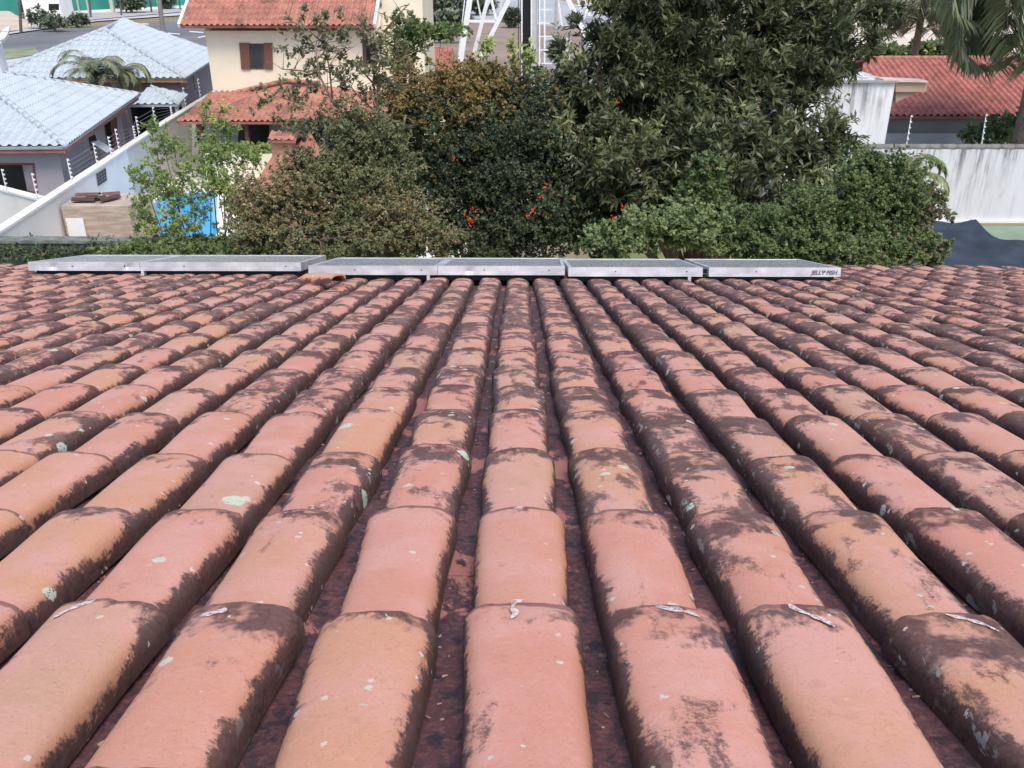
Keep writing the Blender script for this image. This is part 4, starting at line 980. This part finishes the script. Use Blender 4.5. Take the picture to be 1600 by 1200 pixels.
for i, p in enumerate(paths):
    rg = random.Random(i); Yc = 14.4 + rg.uniform(-.35, .35)
    r0 = .055 if i == 0 else (.032 if i < 4 else .016); nn_ = len(p)
    mb.tube([PY(x, y, 14.4 + (Yc-14.4)*(k/(nn_-1) if i else 0)) for k, (x, y) in enumerate(p)], [r0*(1-.6*k/(nn_-1)) for k in range(nn_)], 6)
    if i:
        for k in range(nn_-1):
            for _ in range(5):
                t_ = rg.random(); a = (p[k][0]*(1-t_)+p[k+1][0]*t_, p[k][1]*(1-t_)+p[k+1][1]*t_); e_ = (a[0]+rg.uniform(-34, 34), a[1]+rg.uniform(-32, 14))
                mb.tube([PY(*a, 14.4), PY((a[0]+e_[0])/2, (a[1]+e_[1])/2-2, Yc), PY(*e_, Yc+rg.uniform(-.3,.3))], [.007, .005, .003], 4)
mb.build('trunk', M['bark_grey'], st, True)
spb = [(470, 65, 45, 30, 14.4), (530, 60, 50, 35, 14.4), (600, 60, 45, 45, 14.4), (500, 110, 55, 30, 14.3), (560, 110, 45, 30, 14.4), (470, 150, 60, 32, 14.2), (560, 160, 55, 35, 14.2), (520, 200, 60, 30, 14), (600, 130, 35, 40, 14.4), (450, 190, 45, 25, 14), (500, 25, 50, 20, 14.4), (400, 165, 25, 15, 14)]
crown(st, spb, 1500, .075, LM['sparse'], per=3, shell=.1, ratio=.28, clump=6, new=.1)
# young fresh green tree
fr2 = [(225, 285, 30, 32, 14.2), (275, 300, 45, 45, 14.2), (330, 250, 50, 45, 14.3), (345, 195, 30, 30, 14.4), (322, 170, 12, 18, 14.4), (255, 225, 30, 30, 14.3), (235, 200, 14, 16, 14.3), (380, 240, 30, 28, 14.2), (230, 335, 28, 34, 14), (365, 320, 35, 50, 14), (290, 350, 40, 30, 14), (340, 290, 40, 35, 14), (250, 360, 40, 20, 13.8)]
plant('young_tree', 'tree', 'young bright green feathery tree in front of the blue pool', 300, 14.2, fr2, 4000, .045, 'fresh', r0=.035, per=6, shell=.15, ratio=.30, clump=7, seed=9, new=.15, spread=1.1)
lo = [(280, 392, 100, 12, 13.5), (420, 392, 80, 14, 13.2), (200, 392, 50, 10, 13.5)]
plant('low_hedge', 'hedge', 'low dark green hedge at the foot of the young tree, left of the shrubs', 300, 13.4, lo, 1800, .07, 'bush', trunk=False, per=6, shell=.2, ratio=.35, new=.02)
# creeper on mossy wall
rt = empty('creeper', (PY(100, 390, 16.8).x, 16.8, 0), 'dark green creeper hanging over the mossy wall', 'creeper')
crown(rt, [(20, 388, 60, 9, 16.8), (90, 392, 60, 10, 16.8), (160, 388, 50, 14, 16.8), (230, 385, 50, 12, 16.8)], 1100, .08, LM['dark'], per=5, shell=.1, droop=.9, ratio=.22)
# right bushes
b1 = [(960, 375, 50, 26, 11.6, .05), (1010, 360, 55, 32, 11.8, .15), (1070, 355, 50, 38, 11.8, .1), (1120, 370, 50, 30, 11.6, .1), (1160, 385, 40, 20, 11.5, 0)]
plant('light_green_bush', 'bush', 'light green leafy bush just behind the right hand collectors', 1040, 11.7, b1, 1900, .062, 'bright', r0=.03, per=6, shell=.1, ratio=.36, new=.08, seed=12, clump=9, sprigs=45)
b2 = [(1180, 370, 55, 42, 11.6, 0), (1250, 350, 55, 50, 11.8, 0), (1320, 340, 60, 65, 12, .02), (1390, 310, 55, 62, 12.2, .05), (1430, 345, 42, 60, 12.2, .55), (1300, 385, 80, 30, 11.4, 0), (1400, 385, 70, 28, 11.6, .2), (1345, 270, 35, 35, 12.4, 0), (1225, 385, 60, 24, 11.2, 0), (1350, 402, 95, 20, 11.1, .1), (1440, 395, 40, 26, 11.6, .3)]
plant('round_bush', 'bush', 'bushy mid green shrub beside the white streaked wall, brownish on its right side', 1310, 11.8, b2, 13000, .046, 'bush', r0=.04, per=8, shell=.15, clump=18, cr_=.14, sprigs=55, ratio=.42, new=.02, seed=14)
b3 = [(1105, 265, 28, 22, 12.8, 0), (1095, 300, 42, 26, 12.8, 0), (1120, 330, 32, 22, 12.6)]
plant('glossy_shrub', 'shrub', 'small fresh green shrub growing in front of the big dark tree', 1105, 12.8, b3, 800, .07, 'bush', r0=.025, per=7, shell=.2, ratio=.34, new=.1, seed=15)
# weeds poking up by the tower
b4 = [(760, 75, 12, 22, 17.2, 0), (800, 80, 8, 22, 17.2, 0), (825, 90, 12, 22, 17, 0), (845, 118, 14, 14, 17, 0)]
plant('lime_sapling', 'sapling', 'lime green sapling shoots rising above the rusty tree beside the black duct', 795, 17.2, b4, 110, .11, 'fresh', r0=.02, per=5, shell=.1, ratio=.25, new=.9, seed=16)
b5 = [(640, 55, 32, 30, 28, .1), (690, 50, 45, 10, 29, .0), (625, 90, 22, 20, 28, .3)]
plant('roadside_shrub', 'shrub', 'loose green shrub between the cream house gable and the tower leg', 650, 28, b5, 550, .16, 'bush', r0=.04, per=6, shell=.1, ratio=.3, new=.15, seed=17)
# hedge and far trees
def far_tree(px, py, rx, ry, label, n=260, leaf=.6, kind='far'):
    b = gz(px, py+ry); Y = b.y; root = empty('street_tree', (b.x, Y, 0), label, 'tree', 'far trees along the street')
    bl = [(px, py-ry*.3, rx, ry*.7, Y), (px-rx*.4, py, rx*.6, ry*.5, Y), (px+rx*.4, py-ry*.1, rx*.6, ry*.5, Y)]
    mb = MB(); c = PY(px, py-ry*.2, Y); mb.tube([(b.x, Y, 0), ((b.x+c.x)/2+.1, Y, c.z/2), c], [leaf*.4, leaf*.3, leaf*.15], 6); mb.build('trunk', M['bark'], root)
    crown(root, bl, n, leaf, LM[kind], per=6, shell=.2, ratio=.35)
far_tree(205, 5, 22, 16, 'round dark street tree in front of the teal fence'); far_tree(257, 4, 14, 11, 'small round street tree right of the leaning pole'); far_tree(300, -2, 16, 10, 'street tree at the top by the cream house roof')
far_tree(62, 30, 20, 17, 'loose bushy street tree in front of the white gatehouse', 80, .45); far_tree(85, 36, 22, 14, 'small low street tree nearest the kerb', 90, .4); far_tree(122, 33, 15, 10, 'small round tree on the pavement right of the gatehouse', 90, .45); far_tree(30, 14, 16, 9, 'thin tree overhanging the gatehouse from the left', 110)
far_tree(690, 4, 30, 16, 'reddish street tree behind the tower leg', 260); far_tree(745, 10, 30, 14, 'green tree seen through the tower lattice'); far_tree(800, 30, 10, 14, 'small green tree left of the black duct')
hr = empty('clipped_hedge', gz(680, 36), 'long dark clipped hedge at the edge of the bare earth', 'hedge')
crown(hr, [(x, 29, 16, 6, 95) for x in range(630, 730, 18)], 500, .5, LM['far'], per=6, shell=.2, ratio=.4)
hr = empty('clipped_hedge', gz(668, 52), 'short low hedge on the bare earth in front of the long one', 'hedge')
crown(hr, [(x, 45, 14, 5, 82) for x in range(660, 712, 14)], 260, .4, LM['bush'], per=6, shell=.2, ratio=.4)
gv = empty('verge_shrubs', gz(1470, 88), 'green shrubs on the verge behind the red roof at right', 'shrubs')
crown(gv, [(1380, 82, 40, 10, 62), (1450, 78, 40, 12, 62), (1490, 80, 35, 14, 62), (1540, 85, 30, 12, 62)], 700, .35, LM['bush'], per=6, shell=.2, ratio=.35)
gv = empty('garden_shrub', zc(PY(1550, 205, 33), 0), 'green garden shrub between the grey house and the right wall', 'shrub')
crown(gv, [(1555, 203, 40, 22, 33), (1590, 200, 30, 26, 33), (1520, 210, 20, 12, 33)], 300, .2, LM['bright'], per=6, shell=.2, ratio=.3)
pp = empty('porch_plants', zc(PY(370, 235, 33.8), 1), 'potted green plants along the top of the terrace wall', 'potted plants')
crown(pp, [(365, 232, 28, 6, 33.8), (410, 232, 30, 6, 33.8), (330, 234, 14, 4, 33.8)], 260, .14, LM['fresh'], per=6, shell=.1, ratio=.3)
cr = empty('climbing_vine', zc(PY(540, 220, 33), 0), 'dark vine hanging from the porch roof edge beside the chimney', 'vine')
crown(cr, [(500, 205, 40, 18, 33), (560, 215, 50, 24, 33), (470, 225, 20, 14, 32)], 700, .17, LM['dark'], per=6, shell=.1, ratio=.3)

# ---- palms
def palm(name, label, crown_px, Y, fronds, L, trunk_px=None, mat='palm', tr=.12, seed=1, droopk=1.0, leafL=.35, base_z=0, dirs=None, group=None, elr=(.25,1.35), ldroop=1.0, nl=4):
    c = PY(*crown_px, Y); root = empty(name, (c.x, Y, base_z), label, 'palm', group)
    mb = MB(); mb.tube([(c.x+.1, Y, base_z), (c.x, Y, (c.z+base_z)/2), tuple(c)], [tr*1.2, tr, tr*.8], 9); mb.build('trunk', M['bark_grey'], root, True)
    rg = random.Random(seed)
    for f in range(fronds):
        az = f*2.399+rg.uniform(-.2,.2) if dirs is None else dirs[f]; el = rg.uniform(*elr); Lf = L*rg.uniform(.75, 1.1)
        h = Vector((math.cos(az), math.sin(az), 0)); pts = []; p = c.copy(); ang = el; ns = 14
        for i in range(ns+1):
            pts.append(p.copy()); p = p + (h*math.cos(ang) + Vector((0,0,1))*math.sin(ang))*Lf/ns; ang -= droopk*(.16+.02*i)*rg.uniform(.8,1.1)
        Cb, Db, Lb_ = [], [], []
        for i in range(1, ns*nl):
            t_ = i/(ns*nl)*ns; k = int(t_); q = pts[k]*(1-(t_-k)) + pts[min(k+1, ns)]*(t_-k); tg = (pts[min(k+1, ns)]-pts[k]).normalized(); sdv = tg.cross(Vector((0,0,1)))
            if sdv.length < .01: sdv = Vector((1,0,0))
            sdv.normalize()
            for s_ in (-1, 1):
                Cb.append(q-root.location); Db.append(tg*.55 + sdv*s_*(.8+.2*rg.random()) + Vector((0,0,-.25-.35*rg.random()))*ldroop); Lb_.append(leafL*(1-.55*abs(t_/ns-.45))*rg.uniform(.85,1.1))
        n = len(Cb); Cb = np.array([tuple(v) for v in Cb]); Db = np.array([tuple(v) for v in Db]); Lb_ = np.array(Lb_)
        col = np.stack([np.full(n, rg.random())*.7+.3*nr.random(n), nr.random(n)*(.8 if rg.random() < .8 else 1.0), np.zeros(n)], 1)
        o = leaf_mesh('frond', Cb, Db, np.tile(np.array([[0,0,1.0]]), (n, 1))+nr.normal(size=(n,3))*.15, Lb_, np.full(n, leafL*.045), col, LM[mat], root)
        st_ = MB(); st_.tube(pts, [.02*(1-.8*i/ns)+.003 for i in range(ns+1)], 4); s_o = st_.build('stalk', M['bark_grey'], root); 
    return root
palm('garden_palm', 'feathery palm standing between the two white roofed houses, left of its twin', (150, 122), 41, 17, 2.3, tr=.10, seed=2, leafL=.55, droopk=.62, mat='palm_far', group='palms between the white roofed houses', elr=(.6,1.5), ldroop=.4)
palm('garden_palm', 'feathery palm between the two white roofed houses, right one with arching fronds', (188, 126), 41.5, 13, 1.9, tr=.10, seed=5, leafL=.5, droopk=.8, mat='palm_far', group='palms between the white roofed houses', elr=(.6,1.45), ldroop=.4)
palm('tall_palm', 'tall palm with long hanging fronds at the right edge, rising behind the white wall', (1662, -75), 31, 40, 7.2, tr=.22, seed=4, leafL=1.25, droopk=1.15, mat='palm_far', elr=(.1,1.3), ldroop=1.3, nl=7)
palm('tall_palm', 'palm with yellowing fronds hanging in front of the pale sand, left of the tallest palm', (1452, -40), 48, 30, 6.0, tr=.18, nl=6, seed=8, leafL=1.2, droopk=1.2, mat='palm_far', ldroop=1.3)
palm('small_palm', 'small yellow-green palm with arching frond over the bush in front of the white wall', (1410, 280), 13.0, 12, .95, tr=.04, seed=6, leafL=.26, droopk=.75, mat='fresh', elr=(.3,1.4), ldroop=.5)
